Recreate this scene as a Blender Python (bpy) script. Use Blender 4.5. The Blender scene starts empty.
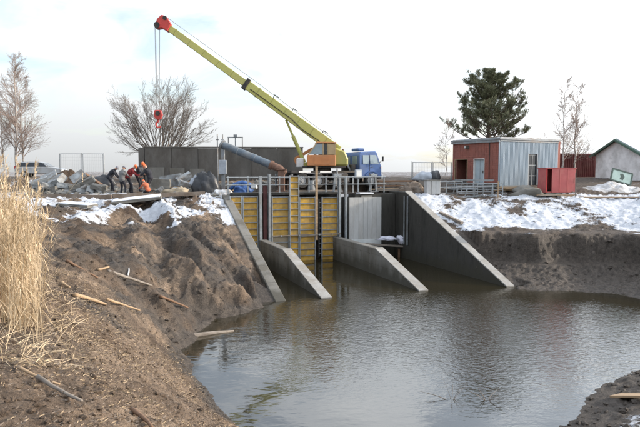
import bpy, bmesh, math, random
import numpy as np
from mathutils import Vector, Matrix, Euler

R = math.radians
random.seed(7)
rng = np.random.default_rng(7)
scene = bpy.context.scene
COL = scene.collection

# ------------------------------------------------------------------ camera
CAMZ = 5.5                      # metres above the pond
FPX = 600.0                     # focal length in photo pixels (640 wide)
TILT = math.atan(41.5 / FPX)
cam_d = bpy.data.cameras.new('camera')
cam_d.sensor_width = 36.0
cam_d.lens = 36.0 * FPX / 640.0
cam_d.clip_start = 0.05
cam_d.clip_end = 6000
cam = bpy.data.objects.new('camera', cam_d)
COL.objects.link(cam)
cam.location = (0, 0, CAMZ)
cam.rotation_euler = (R(90) - TILT, 0, 0)
scene.camera = cam

# ------------------------------------------------------------------ sky, sun, exposure
SUN_AZ = 82.0                  # clockwise from +Y
SUN_EL = 19.0
wd = bpy.data.worlds.new('World')
scene.world = wd
wd.use_nodes = True
nt = wd.node_tree
nt.nodes.clear()
N = nt.nodes.new
L = nt.links.new
out = N('ShaderNodeOutputWorld')
bg = N('ShaderNodeBackground')
bg.inputs['Strength'].default_value = 0.1
sky = N('ShaderNodeTexSky')
sky.sky_type = 'NISHITA'
sky.sun_disc = False
sky.sun_elevation = R(SUN_EL)
sky.sun_rotation = R(SUN_AZ)
sky.air_density = 1.0
sky.dust_density = 1.5
tc = N('ShaderNodeTexCoord')
sep = N('ShaderNodeSeparateXYZ')
L(tc.outputs['Generated'], sep.inputs[0])
zz = N('ShaderNodeMath'); zz.operation = 'MAXIMUM'; zz.inputs[1].default_value = 0.0
L(sep.outputs['Z'], zz.inputs[0])
zo = N('ShaderNodeMath'); zo.operation = 'ADD'; zo.inputs[1].default_value = 0.22
L(zz.outputs[0], zo.inputs[0])
dv = N('ShaderNodeVectorMath'); dv.operation = 'DIVIDE'
L(tc.outputs['Generated'], dv.inputs[0])
cz = N('ShaderNodeCombineXYZ')
for i in range(3):
    L(zo.outputs[0], cz.inputs[i])
L(cz.outputs[0], dv.inputs[1])
cn = N('ShaderNodeTexNoise')
cn.inputs['Scale'].default_value = 1.9
cn.inputs['Detail'].default_value = 6
cn.inputs['Roughness'].default_value = 0.55
cn.inputs['Distortion'].default_value = 0.5
L(dv.outputs[0], cn.inputs['Vector'])
cr = N('ShaderNodeValToRGB')
cr.color_ramp.elements[0].position = 0.33
cr.color_ramp.elements[0].color = (0.26, 0.26, 0.26, 1)
cr.color_ramp.elements[1].position = 0.56
cr.color_ramp.elements[1].color = (0.97, 0.97, 0.97, 1)
el = N('ShaderNodeMapRange')
el.inputs['From Min'].default_value = 0.02
el.inputs['From Max'].default_value = 0.42
el.inputs['To Min'].default_value = 0.10
el.inputs['To Max'].default_value = -0.17
L(sep.outputs['Z'], el.inputs['Value'])
ce = N('ShaderNodeMath'); ce.operation = 'ADD'
L(cn.outputs['Fac'], ce.inputs[0]); L(el.outputs[0], ce.inputs[1])
L(ce.outputs[0], cr.inputs[0])
# thin cloud glows around the sun
sd = Vector((math.sin(R(SUN_AZ)) * math.cos(R(SUN_EL)), math.cos(R(SUN_AZ)) * math.cos(R(SUN_EL)), math.sin(R(SUN_EL))))
nrm = N('ShaderNodeVectorMath'); nrm.operation = 'NORMALIZE'
L(tc.outputs['Generated'], nrm.inputs[0])
dt = N('ShaderNodeVectorMath'); dt.operation = 'DOT_PRODUCT'
dt.inputs[1].default_value = sd
L(nrm.outputs[0], dt.inputs[0])
gl = N('ShaderNodeMapRange')
gl.inputs['From Min'].default_value = -0.4
gl.inputs['From Max'].default_value = 1.0
gl.inputs['To Min'].default_value = 0.0
gl.inputs['To Max'].default_value = 1.0
L(dt.outputs['Value'], gl.inputs['Value'])
gp = N('ShaderNodeMath'); gp.operation = 'POWER'; gp.inputs[1].default_value = 2.3
L(gl.outputs[0], gp.inputs[0])
gm = N('ShaderNodeMath'); gm.operation = 'MULTIPLY_ADD'
gm.inputs[1].default_value = 14.0
gm.inputs[2].default_value = 8.0
L(gp.outputs[0], gm.inputs[0])
cc = N('ShaderNodeVectorMath'); cc.operation = 'SCALE'
cc.inputs[0].default_value = (0.955, 0.98, 1.0)
ov_ = N('ShaderNodeMath'); ov_.operation = 'MULTIPLY_ADD'; ov_.inputs[1].default_value = 3.2; ov_.inputs[2].default_value = 0.82
L(zz.outputs[0], ov_.inputs[0])
go = N('ShaderNodeMath'); go.operation = 'MULTIPLY'
L(gm.outputs[0], go.inputs[0]); L(ov_.outputs[0], go.inputs[1])
L(go.outputs[0], cc.inputs['Scale'])
mx = N('ShaderNodeMix'); mx.data_type = 'RGBA'
L(cr.outputs[0], mx.inputs['Factor'])
sk2 = N('ShaderNodeVectorMath'); sk2.operation = 'SCALE'
sk2.inputs['Scale'].default_value = 2.6
L(sky.outputs[0], sk2.inputs[0])
L(sk2.outputs[0], mx.inputs['A'])
L(cc.outputs[0], mx.inputs['B'])
L(mx.outputs['Result'], bg.inputs['Color'])
L(bg.outputs[0], out.inputs[0])

sun_d = bpy.data.lights.new('sun', 'SUN')
sun_d.energy = 4.8
sun_d.angle = R(2.0)
sun_d.color = (1.0, 0.88, 0.74)
sun = bpy.data.objects.new('sun', sun_d)
COL.objects.link(sun)
sun.rotation_euler = (-sd).to_track_quat('-Z', 'Y').to_euler()

scene.view_settings.view_transform = 'Standard'
scene.view_settings.look = 'None'
scene.view_settings.exposure = 0.1
scene.view_settings.gamma = 1.0
scene.view_settings.use_curve_mapping = False
scene.render.engine = 'CYCLES'
scene.cycles.max_bounces = 6
scene.cycles.use_denoising = True

# ------------------------------------------------------------------ layout helpers
CT, ST = math.cos(TILT), math.sin(TILT)

def ray(px, py):
    u = (px - 320.0) / FPX
    v = (213.5 - py) / FPX
    return Vector((u, CT + v * ST, -ST + v * CT))

def at(px, py, Y):               # the point seen at a photo pixel, Y metres ahead
    d = ray(px, py)
    p = d * (Y / d.y)
    return Vector((p.x, p.y, p.z + CAMZ))

def onz(px, py, z):              # the point seen at a photo pixel, at height z
    d = ray(px, py)
    p = d * ((z - CAMZ) / d.z)
    return Vector((p.x, p.y, z))

SA = R(20)                       # the sluice is turned 20 degrees
SO = Vector((-0.79, 37.28, 0))
SC = Vector((math.cos(SA), math.sin(SA), 0))
SN = Vector((-math.sin(SA), math.cos(SA), 0))

def sl(lx, ly, z=0.0):           # sluice frame to world
    return SO + SC * lx + SN * ly + Vector((0, 0, z))

def gp_(px, py, ly=0.0):         # pixel to (lx, z) on the gate plane at ly
    d = ray(px, py)
    o = Vector((0, 0, CAMZ))
    t = (SO + SN * ly - o).dot(SN) / d.dot(SN)
    p = o + d * t
    return (p - SO).dot(SC), p.z

def tag(o, label=None, cat=None, group=None, kind=None):
    if label: o['label'] = label
    if cat: o['category'] = cat
    if group: o['group'] = group
    if kind or cat: o['kind'] = kind or 'thing'
    return o

def empty(name, loc, rz=0.0, rot=None):
    o = bpy.data.objects.new(name, None)
    COL.objects.link(o)
    o.location = loc
    o.rotation_euler = rot if rot else (0, 0, rz)
    o.empty_display_size = 0.2
    return o

def copy_tree(o, parent=None):
    c = o.copy()
    COL.objects.link(c)
    c.parent = parent
    for ch in [k for k in bpy.data.objects if k.parent == o]:
        copy_tree(ch, c)
    return c

class MB:
    def __init__(self):
        self.v = []; self.f = []
    def add(self, vs, fs):
        b = len(self.v)
        self.v += [tuple(p) for p in vs]
        self.f += [tuple(i + b for i in f) for f in fs]
        return self
    def box(self, c, s, M=None):
        cx, cy, cz_ = c; a, b, d = s[0] / 2, s[1] / 2, s[2] / 2
        vs = [Vector((cx + i * a, cy + j * b, cz_ + k * d)) for k in (-1, 1) for j in (-1, 1) for i in (-1, 1)]
        if M: vs = [M @ p for p in vs]
        return self.add(vs, [(0, 2, 3, 1), (4, 5, 7, 6), (0, 1, 5, 4), (2, 6, 7, 3), (0, 4, 6, 2), (1, 3, 7, 5)])
    def bar(self, a, b, w, h, up=(0, 0, 1)):   # box beam between two points
        a = Vector(a); b = Vector(b); d = (b - a)
        ln = d.length; d.normalize()
        up = Vector(up)
        if abs(d.dot(up)) > 0.98: up = Vector((0, 1, 0))
        s = d.cross(up).normalized(); t = s.cross(d).normalized()
        vs = []
        for q in (a, b):
            for (i, j) in ((-1, -1), (1, -1), (1, 1), (-1, 1)):
                vs.append(q + s * (i * w / 2) + t * (j * h / 2))
        return self.add(vs, [(0, 1, 2, 3), (7, 6, 5, 4), (0, 4, 5, 1), (1, 5, 6, 2), (2, 6, 7, 3), (3, 7, 4, 0)])
    def tube(self, pts, rad, n=8, cap=True):
        pts = [Vector(p) for p in pts]
        if not hasattr(rad, '__len__'): rad = [rad] * len(pts)
        b = len(self.v)
        ref = Vector((0.31, 0.17, 0.93))
        for i, p in enumerate(pts):
            d = (pts[min(i + 1, len(pts) - 1)] - pts[max(i - 1, 0)])
            if d.length < 1e-9: d = Vector((0, 0, 1))
            d.normalize()
            r0 = ref if abs(d.dot(ref)) < 0.95 else Vector((1, 0, 0))
            s = d.cross(r0).normalized(); t = d.cross(s)
            for k in range(n):
                a = 2 * math.pi * k / n
                self.v.append(tuple(p + s * (math.cos(a) * rad[i]) + t * (math.sin(a) * rad[i])))
        for i in range(len(pts) - 1):
            for k in range(n):
                k2 = (k + 1) % n
                self.f.append((b + i * n + k, b + i * n + k2, b + (i + 1) * n + k2, b + (i + 1) * n + k))
        if cap:
            self.f.append(tuple(b + k for k in reversed(range(n))))
            e = b + (len(pts) - 1) * n
            self.f.append(tuple(e + k for k in range(n)))
        return self
    def prism(self, poly, d0, d1, plane='xz', taper=None):
        # poly: list of 2-D points; extruded along the third axis from d0 to d1
        n = len(poly); vs = []
        for d in (d0, d1):
            for (p, q) in poly:
                if plane == 'xz': vs.append((p, d, q))
                elif plane == 'yz': vs.append((d, p, q))
                else: vs.append((p, q, d))
        fs = [tuple(range(n)), tuple(reversed(range(n, 2 * n)))]
        for i in range(n):
            j = (i + 1) % n
            fs.append((i, n + i, n + j, j))
        return self.add(vs, fs)
    def build(self, name, mat, parent=None, smooth=False, bevel=0.0, loc=None, rz=None, fix=True):
        me = bpy.data.meshes.new(name)
        me.from_pydata(self.v, [], self.f)
        if fix and len(self.f) < 4000:
            bm = bmesh.new(); bm.from_mesh(me)
            bmesh.ops.recalc_face_normals(bm, faces=bm.faces)
            bm.to_mesh(me); bm.free()
        me.update()
        if smooth:
            me.polygons.foreach_set('use_smooth', [True] * len(me.polygons))
        o = bpy.data.objects.new(name, me)
        COL.objects.link(o)
        if mat: me.materials.append(mat)
        if parent: o.parent = parent
        if loc is not None: o.location = loc
        if rz is not None: o.rotation_euler = (0, 0, rz)
        if bevel > 0:
            m = o.modifiers.new('bevel', 'BEVEL')
            m.width = bevel; m.segments = 1; m.limit_method = 'ANGLE'
        return o

# ------------------------------------------------------------------ materials
MATS = {}
def pmat(name, col, rough=0.8, var=0.18, scale=2.5, bump=0.15, bscale=20.0, metal=0.0, dirt=None, dirt_amt=0.0,
         dscale=1.2, spec=0.4, stretch=None, col2=None, trans=0.0, alpha=None, det=6, tide=False):
    m = bpy.data.materials.new(name)
    m.use_nodes = True
    t = m.node_tree; nd = t.nodes; ln = t.links
    b = nd['Principled BSDF']
    b.inputs['Roughness'].default_value = rough
    b.inputs['Metallic'].default_value = metal
    b.inputs['Specular IOR Level'].default_value = spec
    tcn = nd.new('ShaderNodeTexCoord')
    vec = tcn.outputs['Object']
    if stretch:
        mp = nd.new('ShaderNodeMapping'); mp.inputs['Scale'].default_value = stretch
        ln.new(vec, mp.inputs[0]); vec = mp.outputs[0]
    oi = nd.new('ShaderNodeObjectInfo')
    off = nd.new('ShaderNodeVectorMath'); off.operation = 'ADD'
    ln.new(vec, off.inputs[0])
    sc_ = nd.new('ShaderNodeMath'); sc_.operation = 'MULTIPLY'; sc_.inputs[1].default_value = 37.0
    ln.new(oi.outputs['Random'], sc_.inputs[0])
    ln.new(sc_.outputs[0], off.inputs[1])
    vec = off.outputs[0]
    n1 = nd.new('ShaderNodeTexNoise'); n1.inputs['Scale'].default_value = scale
    n1.inputs['Detail'].default_value = det; n1.inputs['Roughness'].default_value = 0.65 if det > 3 else 0.45
    ln.new(vec, n1.inputs['Vector'])
    r1 = nd.new('ShaderNodeMapRange')
    r1.inputs['From Min'].default_value = 0.3; r1.inputs['From Max'].default_value = 0.7
    ln.new(n1.outputs['Fac'], r1.inputs['Value'])
    mix = nd.new('ShaderNodeMix'); mix.data_type = 'RGBA'
    lo = [c * (1 - var) for c in col]; hi = [min(1, c * (1 + var)) for c in (col2 or col)]
    mix.inputs['A'].default_value = (*lo, 1); mix.inputs['B'].default_value = (*hi, 1)
    ln.new(r1.outputs[0], mix.inputs['Factor'])
    res = mix.outputs['Result']
    if dirt:
        n2 = nd.new('ShaderNodeTexNoise'); n2.inputs['Scale'].default_value = dscale
        n2.inputs['Detail'].default_value = det + 2 if det > 3 else 3; n2.inputs['Roughness'].default_value = 0.7 if det > 3 else 0.45
        ln.new(vec, n2.inputs['Vector'])
        r2 = nd.new('ShaderNodeMapRange')
        r2.inputs['From Min'].default_value = 0.46; r2.inputs['From Max'].default_value = 0.62
        r2.inputs['To Max'].default_value = dirt_amt
        ln.new(n2.outputs['Fac'], r2.inputs['Value'])
        m2 = nd.new('ShaderNodeMix'); m2.data_type = 'RGBA'
        ln.new(r2.outputs[0], m2.inputs['Factor'])
        ln.new(res, m2.inputs['A'])
        m2.inputs['B'].default_value = (*dirt, 1)
        res = m2.outputs['Result']
    if tide:
        gg = nd.new('ShaderNodeNewGeometry'); sx = nd.new('ShaderNodeSeparateXYZ'); ln.new(gg.outputs['Position'], sx.inputs[0])
        ns = nd.new('ShaderNodeTexNoise'); ns.inputs['Scale'].default_value = 1.7; ns.inputs['Detail'].default_value = 6
        mpz = nd.new('ShaderNodeMapping'); mpz.inputs['Scale'].default_value = (1, 1, .25); ln.new(gg.outputs['Position'], mpz.inputs[0]); ln.new(mpz.outputs[0], ns.inputs['Vector'])
        mz = nd.new('ShaderNodeMath'); mz.operation = 'MULTIPLY_ADD'; mz.inputs[1].default_value = -1.5; ln.new(ns.outputs['Fac'], mz.inputs[0]); ln.new(sx.outputs['Z'], mz.inputs[2])
        rz_ = nd.new('ShaderNodeMapRange'); rz_.inputs['From Min'].default_value = -.45; rz_.inputs['From Max'].default_value = .15; rz_.inputs['To Min'].default_value = .8; rz_.inputs['To Max'].default_value = 0.0
        ln.new(mz.outputs[0], rz_.inputs['Value'])
        mt = nd.new('ShaderNodeMix'); mt.data_type = 'RGBA'; ln.new(rz_.outputs[0], mt.inputs['Factor']); ln.new(res, mt.inputs['A']); mt.inputs['B'].default_value = (.034, .031, .02, 1)
        # pour joints every 0.55 m
        fm = nd.new('ShaderNodeMath'); fm.operation = 'PINGPONG'; fm.inputs[1].default_value = .275; ln.new(sx.outputs['Z'], fm.inputs[0])
        rj = nd.new('ShaderNodeMapRange'); rj.inputs['From Max'].default_value = .018; rj.inputs['To Min'].default_value = .45; rj.inputs['To Max'].default_value = 0.0; ln.new(fm.outputs[0], rj.inputs['Value'])
        mj = nd.new('ShaderNodeMix'); mj.data_type = 'RGBA'; ln.new(rj.outputs[0], mj.inputs['Factor']); ln.new(mt.outputs['Result'], mj.inputs['A']); mj.inputs['B'].default_value = (.03, .027, .022, 1)
        res = mj.outputs['Result']
    ln.new(res, b.inputs['Base Color'])
    if bump > 0:
        n3 = nd.new('ShaderNodeTexNoise'); n3.inputs['Scale'].default_value = bscale
        n3.inputs['Detail'].default_value = 5
        ln.new(vec, n3.inputs['Vector'])
        bp = nd.new('ShaderNodeBump'); bp.inputs['Strength'].default_value = bump
        bp.inputs['Distance'].default_value = 0.03
        ln.new(n3.outputs['Fac'], bp.inputs['Height'])
        ln.new(bp.outputs[0], b.inputs['Normal'])
    if trans:
        b.inputs['Transmission Weight'].default_value = trans
    MATS[name] = m
    return m

CONC = (0.165, 0.158, 0.142)
pmat('concrete', CONC, 0.85, 0.22, 1.6, 0.25, 14, dirt=(0.10, 0.09, 0.07), dirt_amt=0.7, dscale=0.7, stretch=(1, 1, 0.45))
pmat('concrete_wet', CONC, 0.8, 0.28, 1.6, 0.3, 14, dirt=(0.075, 0.066, 0.05), dirt_amt=0.85, dscale=0.8, stretch=(1, 1, 0.3), tide=True)
pmat('concrete_light', (0.42, 0.42, 0.41), 0.85, 0.12, 2.0, 0.2, 16, dirt=(0.30, 0.28, 0.25), dirt_amt=0.5, dscale=0.9, stretch=(1, 1, 0.35))
pmat('concrete_lit_top', (0.27, 0.262, 0.245), 0.85, 0.2, 2.0, 0.3, 16, dirt=(0.20, 0.18, 0.15), dirt_amt=0.7, dscale=1.6)  # paler than the walls: light on upward faces put into the colour
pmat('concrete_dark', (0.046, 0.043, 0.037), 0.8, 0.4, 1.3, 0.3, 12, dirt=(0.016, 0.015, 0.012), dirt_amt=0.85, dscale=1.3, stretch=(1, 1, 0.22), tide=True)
pmat('concrete_old', (0.115, 0.108, 0.098), 0.9, 0.3, 1.0, 0.3, 10, dirt=(0.075, 0.065, 0.055), dirt_amt=0.8, dscale=0.45, stretch=(1, 1, 0.5))
pmat('block_concrete', (0.29, 0.305, 0.31), 0.9, 0.25, 3, 0.5, 9, dirt=(0.15, 0.13, 0.11), dirt_amt=0.85, dscale=1.8)
pmat('beam_muddy', (0.15, 0.115, 0.088), 0.9, 0.3, 3, 0.3, 12, dirt=(0.24, 0.21, 0.18), dirt_amt=0.6)
pmat('ply_yellow', (0.46, 0.27, 0.045), 0.6, 0.38, 2.2, 0.05, 30, dirt=(0.25, 0.19, 0.10), dirt_amt=0.6, dscale=1.6)
pmat('ply_muddy', (0.27, 0.22, 0.15), 0.8, 0.2, 3, 0.1, 30)
pmat('galv', (0.29, 0.315, 0.33), 0.5, 0.2, 5, 0.05, 40, metal=0.35, dirt=(0.19, 0.16, 0.13), dirt_amt=0.5)
pmat('steel_grey', (0.23, 0.25, 0.265), 0.55, 0.2, 4, 0.08, 30, metal=0.25, dirt=(0.16, 0.11, 0.075), dirt_amt=0.45)
pmat('pipe_blue', (0.115, 0.145, 0.175), 0.5, 0.15, 2.5, 0.05, 30, metal=0.2, dirt=(0.26, 0.25, 0.23), dirt_amt=0.4, det=2)
pmat('rust', (0.15, 0.085, 0.06), 0.85, 0.35, 4, 0.2, 25)
pmat('rust_red', (0.09, 0.034, 0.032), 0.8, 0.3, 4, 0.15, 25)
pmat('wood_tan', (0.36, 0.25, 0.15), 0.8, 0.25, 3, 0.2, 20, stretch=(0.3, 4, 4), dirt=(0.17, 0.13, 0.10), dirt_amt=0.5)
pmat('wood_grey', (0.22, 0.19, 0.16), 0.85, 0.3, 3, 0.25, 20, stretch=(0.3, 4, 4), dirt=(0.11, 0.085, 0.065), dirt_amt=0.6)
pmat('wood_brown', (0.17, 0.10, 0.06), 0.85, 0.3, 3, 0.25, 20, stretch=(0.3, 4, 4))
pmat('snow', (0.66, 0.68, 0.72), 0.7, 0.06, 3, 0.35, 9)
pmat('dirty_snow', (0.62, 0.63, 0.64), 0.8, 0.2, 3, 0.4, 9, dirt=(0.22, 0.18, 0.14), dirt_amt=0.8, dscale=2.5)
pmat('gravel_snow', (0.30, 0.29, 0.28), 0.9, 0.25, 4, 0.5, 14, dirt=(0.62, 0.63, 0.65), dirt_amt=0.9, dscale=1.1)
pmat('crane_yellow', (0.45, 0.43, 0.12), 0.45, 0.06, 1.0, 0.0, 30, dirt=(0.36, 0.33, 0.13), dirt_amt=0.35, dscale=0.5, spec=0.5, det=2)
pmat('crane_yellow_dark', (0.34, 0.33, 0.08), 0.5, 0.12, 2, 0.03, 30, dirt=(0.25, 0.22, 0.10), dirt_amt=0.4, dscale=0.5, spec=0.5, det=2)
pmat('crane_red', (0.52, 0.055, 0.045), 0.5, 0.15, 3, 0.03, 30, dirt=(0.30, 0.05, 0.04), dirt_amt=0.4, det=2)
pmat('cabin_orange', (0.50, 0.20, 0.075), 0.5, 0.12, 2, 0.03, 30, dirt=(0.36, 0.19, 0.09), dirt_amt=0.5, det=2)
pmat('cabin_frame', (0.40, 0.29, 0.16), 0.5, 0.12, 2, 0.03, 30)
pmat('truck_blue', (0.045, 0.105, 0.27), 0.4, 0.12, 2, 0.02, 30, dirt=(0.11, 0.12, 0.15), dirt_amt=0.45, spec=0.5, det=2)
pmat('chassis', (0.033, 0.031, 0.03), 0.7, 0.3, 3, 0.1, 20, dirt=(0.12, 0.095, 0.07), dirt_amt=0.6)
pmat('rubber', (0.025, 0.024, 0.023), 0.85, 0.3, 5, 0.1, 40, dirt=(0.10, 0.08, 0.06), dirt_amt=0.5)
pmat('rim', (0.30, 0.30, 0.30), 0.5, 0.2, 4, 0.05, 30, metal=0.4)
pmat('glass_dark', (0.02, 0.024, 0.028), 0.06, 0.1, 2, 0.0, spec=0.6)
pmat('glass_pale', (0.22, 0.28, 0.31), 0.08, 0.15, 1.5, 0.0, spec=0.8)
pmat('white_paint', (0.70, 0.70, 0.68), 0.6, 0.08, 3, 0.05, 30, dirt=(0.45, 0.42, 0.38), dirt_amt=0.4)
pmat('rope_steel', (0.20, 0.20, 0.20), 0.5, 0.1, 5, 0.0, metal=0.5)
pmat('silver_paint', (0.42, 0.44, 0.46), 0.3, 0.05, 2, 0.0, metal=0.55, dirt=(0.30, 0.28, 0.25), dirt_amt=0.35, spec=0.6, det=2)
pmat('brick_red', (0.275, 0.10, 0.075), 0.9, 0.22, 3.5, 0.2, 30, dirt=(0.20, 0.09, 0.075), dirt_amt=0.5, dscale=0.8)
pmat('sheet_blue', (0.28, 0.345, 0.40), 0.5, 0.08, 1.2, 0.02, 30, metal=0.15, dirt=(0.25, 0.29, 0.32), dirt_amt=0.5, dscale=0.6, stretch=(1, 1, 0.25))
pmat('door_blue', (0.36, 0.42, 0.45), 0.6, 0.1, 2, 0.03, 30, dirt=(0.28, 0.28, 0.27), dirt_amt=0.4)
pmat('door_brown', (0.13, 0.045, 0.03), 0.7, 0.25, 2, 0.1, 30)
pmat('dark_void', (0.02, 0.018, 0.016), 0.9, 0.2, 2, 0.0)
pmat('box_red', (0.42, 0.105, 0.10), 0.65, 0.12, 2, 0.05, 30, dirt=(0.46, 0.15, 0.13), dirt_amt=0.7, dscale=1.2)
pmat('box_red_bright', (0.42, 0.04, 0.04), 0.55, 0.12, 2, 0.04, 30)
pmat('container_maroon', (0.115, 0.030, 0.027), 0.75, 0.3, 1.5, 0.05, 30, dirt=(0.17, 0.075, 0.06), dirt_amt=0.5)
pmat('plaster', (0.78, 0.79, 0.78), 0.9, 0.16, 1.2, 0.2, 16, dirt=(0.50, 0.50, 0.48), dirt_amt=0.75, dscale=0.9)
pmat('green_trim', (0.075, 0.13, 0.10), 0.6, 0.15, 2, 0.05, 30)
pmat('board_green', (0.42, 0.52, 0.45), 0.6, 0.12, 3, 0.02, 20)
pmat('board_frame', (0.085, 0.11, 0.09), 0.7, 0.2, 3, 0.05, 30)
pmat('tarp_black', (0.022, 0.024, 0.028), 0.45, 0.3, 3, 0.3, 8, spec=0.5)
pmat('tarp_grey', (0.33, 0.36, 0.40), 0.6, 0.2, 3, 0.3, 8)
pmat('tarp_blue', (0.055, 0.13, 0.34), 0.55, 0.2, 3, 0.3, 8)
pmat('cloth_white', (0.60, 0.60, 0.68), 0.85, 0.12, 4, 0.3, 10)
pmat('bark_grey', (0.13, 0.11, 0.095), 0.9, 0.25, 6, 0.2, 30)
pmat('bark_twig', (0.17, 0.145, 0.125), 0.9, 0.25, 4, 0.0)
pmat('bark_birch', (0.44, 0.40, 0.36), 0.8, 0.15, 4, 0.1, 20, dirt=(0.12, 0.10, 0.09), dirt_amt=0.8, dscale=5, stretch=(1, 1, 2.5))
pmat('twig_birch', (0.30, 0.235, 0.20), 0.9, 0.2, 4, 0.0)
pmat('bark_pine', (0.10, 0.075, 0.058), 0.9, 0.25, 6, 0.2, 30)
pmat('needles', (0.095, 0.108, 0.06), 0.7, 0.4, 1.2, 0.0, col2=(0.15, 0.155, 0.085))
pmat('reed', (0.40, 0.29, 0.165), 0.75, 0.4, 1.8, 0.0, col2=(0.58, 0.46, 0.31))
pmat('straw', (0.20, 0.14, 0.09), 0.8, 0.5, 45.0, 0.0, col2=(0.34, 0.26, 0.17))
pmat('skin', (0.42, 0.25, 0.18), 0.6, 0.08, 5, 0.0)
pmat('cloth_black', (0.022, 0.023, 0.03), 0.9, 0.3, 6, 0.2, 25)
pmat('cloth_charcoal', (0.055, 0.058, 0.065), 0.9, 0.25, 6, 0.2, 25)
pmat('cloth_grey', (0.13, 0.13, 0.13), 0.9, 0.25, 6, 0.2, 25)
pmat('cloth_red', (0.20, 0.022, 0.025), 0.85, 0.2, 6, 0.2, 25)
pmat('cloth_orange', (0.42, 0.12, 0.06), 0.85, 0.2, 6, 0.2, 25)
pmat('helmet_orange', (0.62, 0.13, 0.03), 0.4, 0.05, 3, 0.0, spec=0.5)
pmat('hat_grey', (0.20, 0.20, 0.22), 0.9, 0.15, 6, 0.1, 30)
pmat('lamp_red', (0.35, 0.02, 0.02), 0.3, 0.1, 3, 0.0)
pmat('lamp_clear', (0.6, 0.6, 0.58), 0.15, 0.1, 3, 0.0)
pmat('ice', (0.55, 0.57, 0.56), 0.3, 0.15, 2, 0.1, 8)
pmat('sack', (0.33, 0.27, 0.19), 0.9, 0.2, 4, 0.3, 12)

# ------------------------------------------------------------------ noise (numpy Perlin)
_perm = np.random.default_rng(11).permutation(512)
_perm = np.concatenate([_perm, _perm])
_ang = np.random.default_rng(12).uniform(0, 2 * np.pi, 512)
_gx, _gy = np.cos(_ang), np.sin(_ang)
def perlin(x, y):
    xi = np.floor(x).astype(int); yi = np.floor(y).astype(int)
    xf = x - xi; yf = y - yi
    xi &= 511; yi &= 511
    u = xf * xf * xf * (xf * (xf * 6 - 15) + 10); v = yf * yf * yf * (yf * (yf * 6 - 15) + 10)
    def g(ix, iy, dx, dy):
        h = _perm[_perm[ix & 511] + (iy & 511)]
        return _gx[h] * dx + _gy[h] * dy
    n00 = g(xi, yi, xf, yf); n10 = g(xi + 1, yi, xf - 1, yf)
    n01 = g(xi, yi + 1, xf, yf - 1); n11 = g(xi + 1, yi + 1, xf - 1, yf - 1)
    return (n00 * (1 - u) + n10 * u) * (1 - v) + (n01 * (1 - u) + n11 * u) * v
def fbm(x, y, f=1.0, o=4, g=0.5):
    s = 0; a = 1.0
    for i in range(o):
        s = s + a * perlin(x * f + 17.3 * i, y * f - 9.1 * i); a *= g; f *= 2.03
    return s * 1.5
def ridged(x, y, f=1.0, o=3):
    s = 0; a = 1.0
    for i in range(o):
        s = s + a * (1 - np.abs(perlin(x * f + 31.7 * i, y * f + 5.9 * i)) * 2.6); a *= 0.5; f *= 2.1
    return s / 1.75
def sstep(a, b, x):
    t = np.clip((x - a) / (b - a), 0, 1)
    return t * t * (3 - 2 * t)

# ------------------------------------------------------------------ terrain height
CP = []
def cp(px, py, z): p = onz(px, py, z); CP.append((p.x, p.y, z))
def cpd(px, py, Y): p = at(px, py, Y); CP.append((p.x, p.y, p.z))
# left shore
for (px, py) in ((238, 430), (216, 405), (192, 375), (178, 352), (196, 333), (214, 319), (252, 310), (284, 304)):
    cp(px, py, 0.0)
# left bank, by pixel and distance
for (px, py, Y) in ((100, 425, 5.2), (40, 425, 4.6), (170, 420, 8.5), (130, 400, 7.4), (60, 380, 6.6), (160, 380, 11.0), (110, 350, 10.0),
                    (10, 335, 8.0), (45, 330, 9.0), (150, 352, 14.5), (100, 310, 14.0), (60, 300, 12.0), (150, 315, 17.5), (185, 318, 20.0),
                    (60, 262, 18.0), (110, 275, 19.0), (165, 290, 21.0), (205, 290, 22.8), (240, 285, 24.2),
                    (70, 240, 23.0), (130, 247, 24.5), (180, 255, 25.5), (225, 250, 27.0), (255, 270, 26.5),
                    (70, 222, 27.0), (120, 232, 26.8), (170, 235, 28.2), (215, 228, 29.8),
                    (60, 208, 30.5), (120, 214, 30.0), (170, 214, 31.0), (215, 210, 33.0),
                    (60, 199, 33.0), (120, 199, 33.8), (170, 199, 34.5), (215, 195, 36.0)):
    cpd(px, py, Y)
# beside the left wing wall, just under its top
for ly in (-10.6, -9, -7, -5, -3, -1, 1.5):
    zt = 4.24 * (ly + 11.1) / 12.1
    p = sl(-5.6, ly); CP.append((p.x, p.y, min(zt, 4.2) - 0.05))
for ly in (-10.9,):
    p = sl(-6.5, ly); CP.append((p.x, p.y, 0.25))
# right shore and bank
for (px, py) in ((512, 289), (540, 291), (590, 293), (640, 299), (700, 312)):
    cp(px, py, 0.0)
for (px, py, Y) in ((530, 262, 31.0), (580, 262, 31.2), (630, 265, 30.6), (490, 262, 31.8), (530, 275, 29.7), (580, 276, 29.8), (630, 280, 29.2), (530, 236, 31.75), (580, 236, 31.95), (632, 236, 31.4), (480, 235, 32.5),
                    (530, 230, 33.6), (580, 230, 33.8), (632, 230, 33.4), (475, 222, 35.0),
                    (450, 215, 36.4), (520, 212, 36.2), (580, 212, 36.4), (635, 212, 36.2), (450, 198, 38.2), (520, 198, 38.4), (580, 198, 38.4), (635, 198, 38.4), (520, 192, 40.2), (565, 192.5, 39.8), (600, 192, 40.2), (635, 192, 40.2), (475, 193, 40.0)):
    cpd(px, py, Y)
for ly in (-10.4, -8, -6, -4, -2, 0, 2):
    zt = 4.24 * (ly + 11.65) / 10.3
    p = sl(7.0, ly); CP.append((p.x, p.y, min(zt, 4.24) - 0.12))
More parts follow.
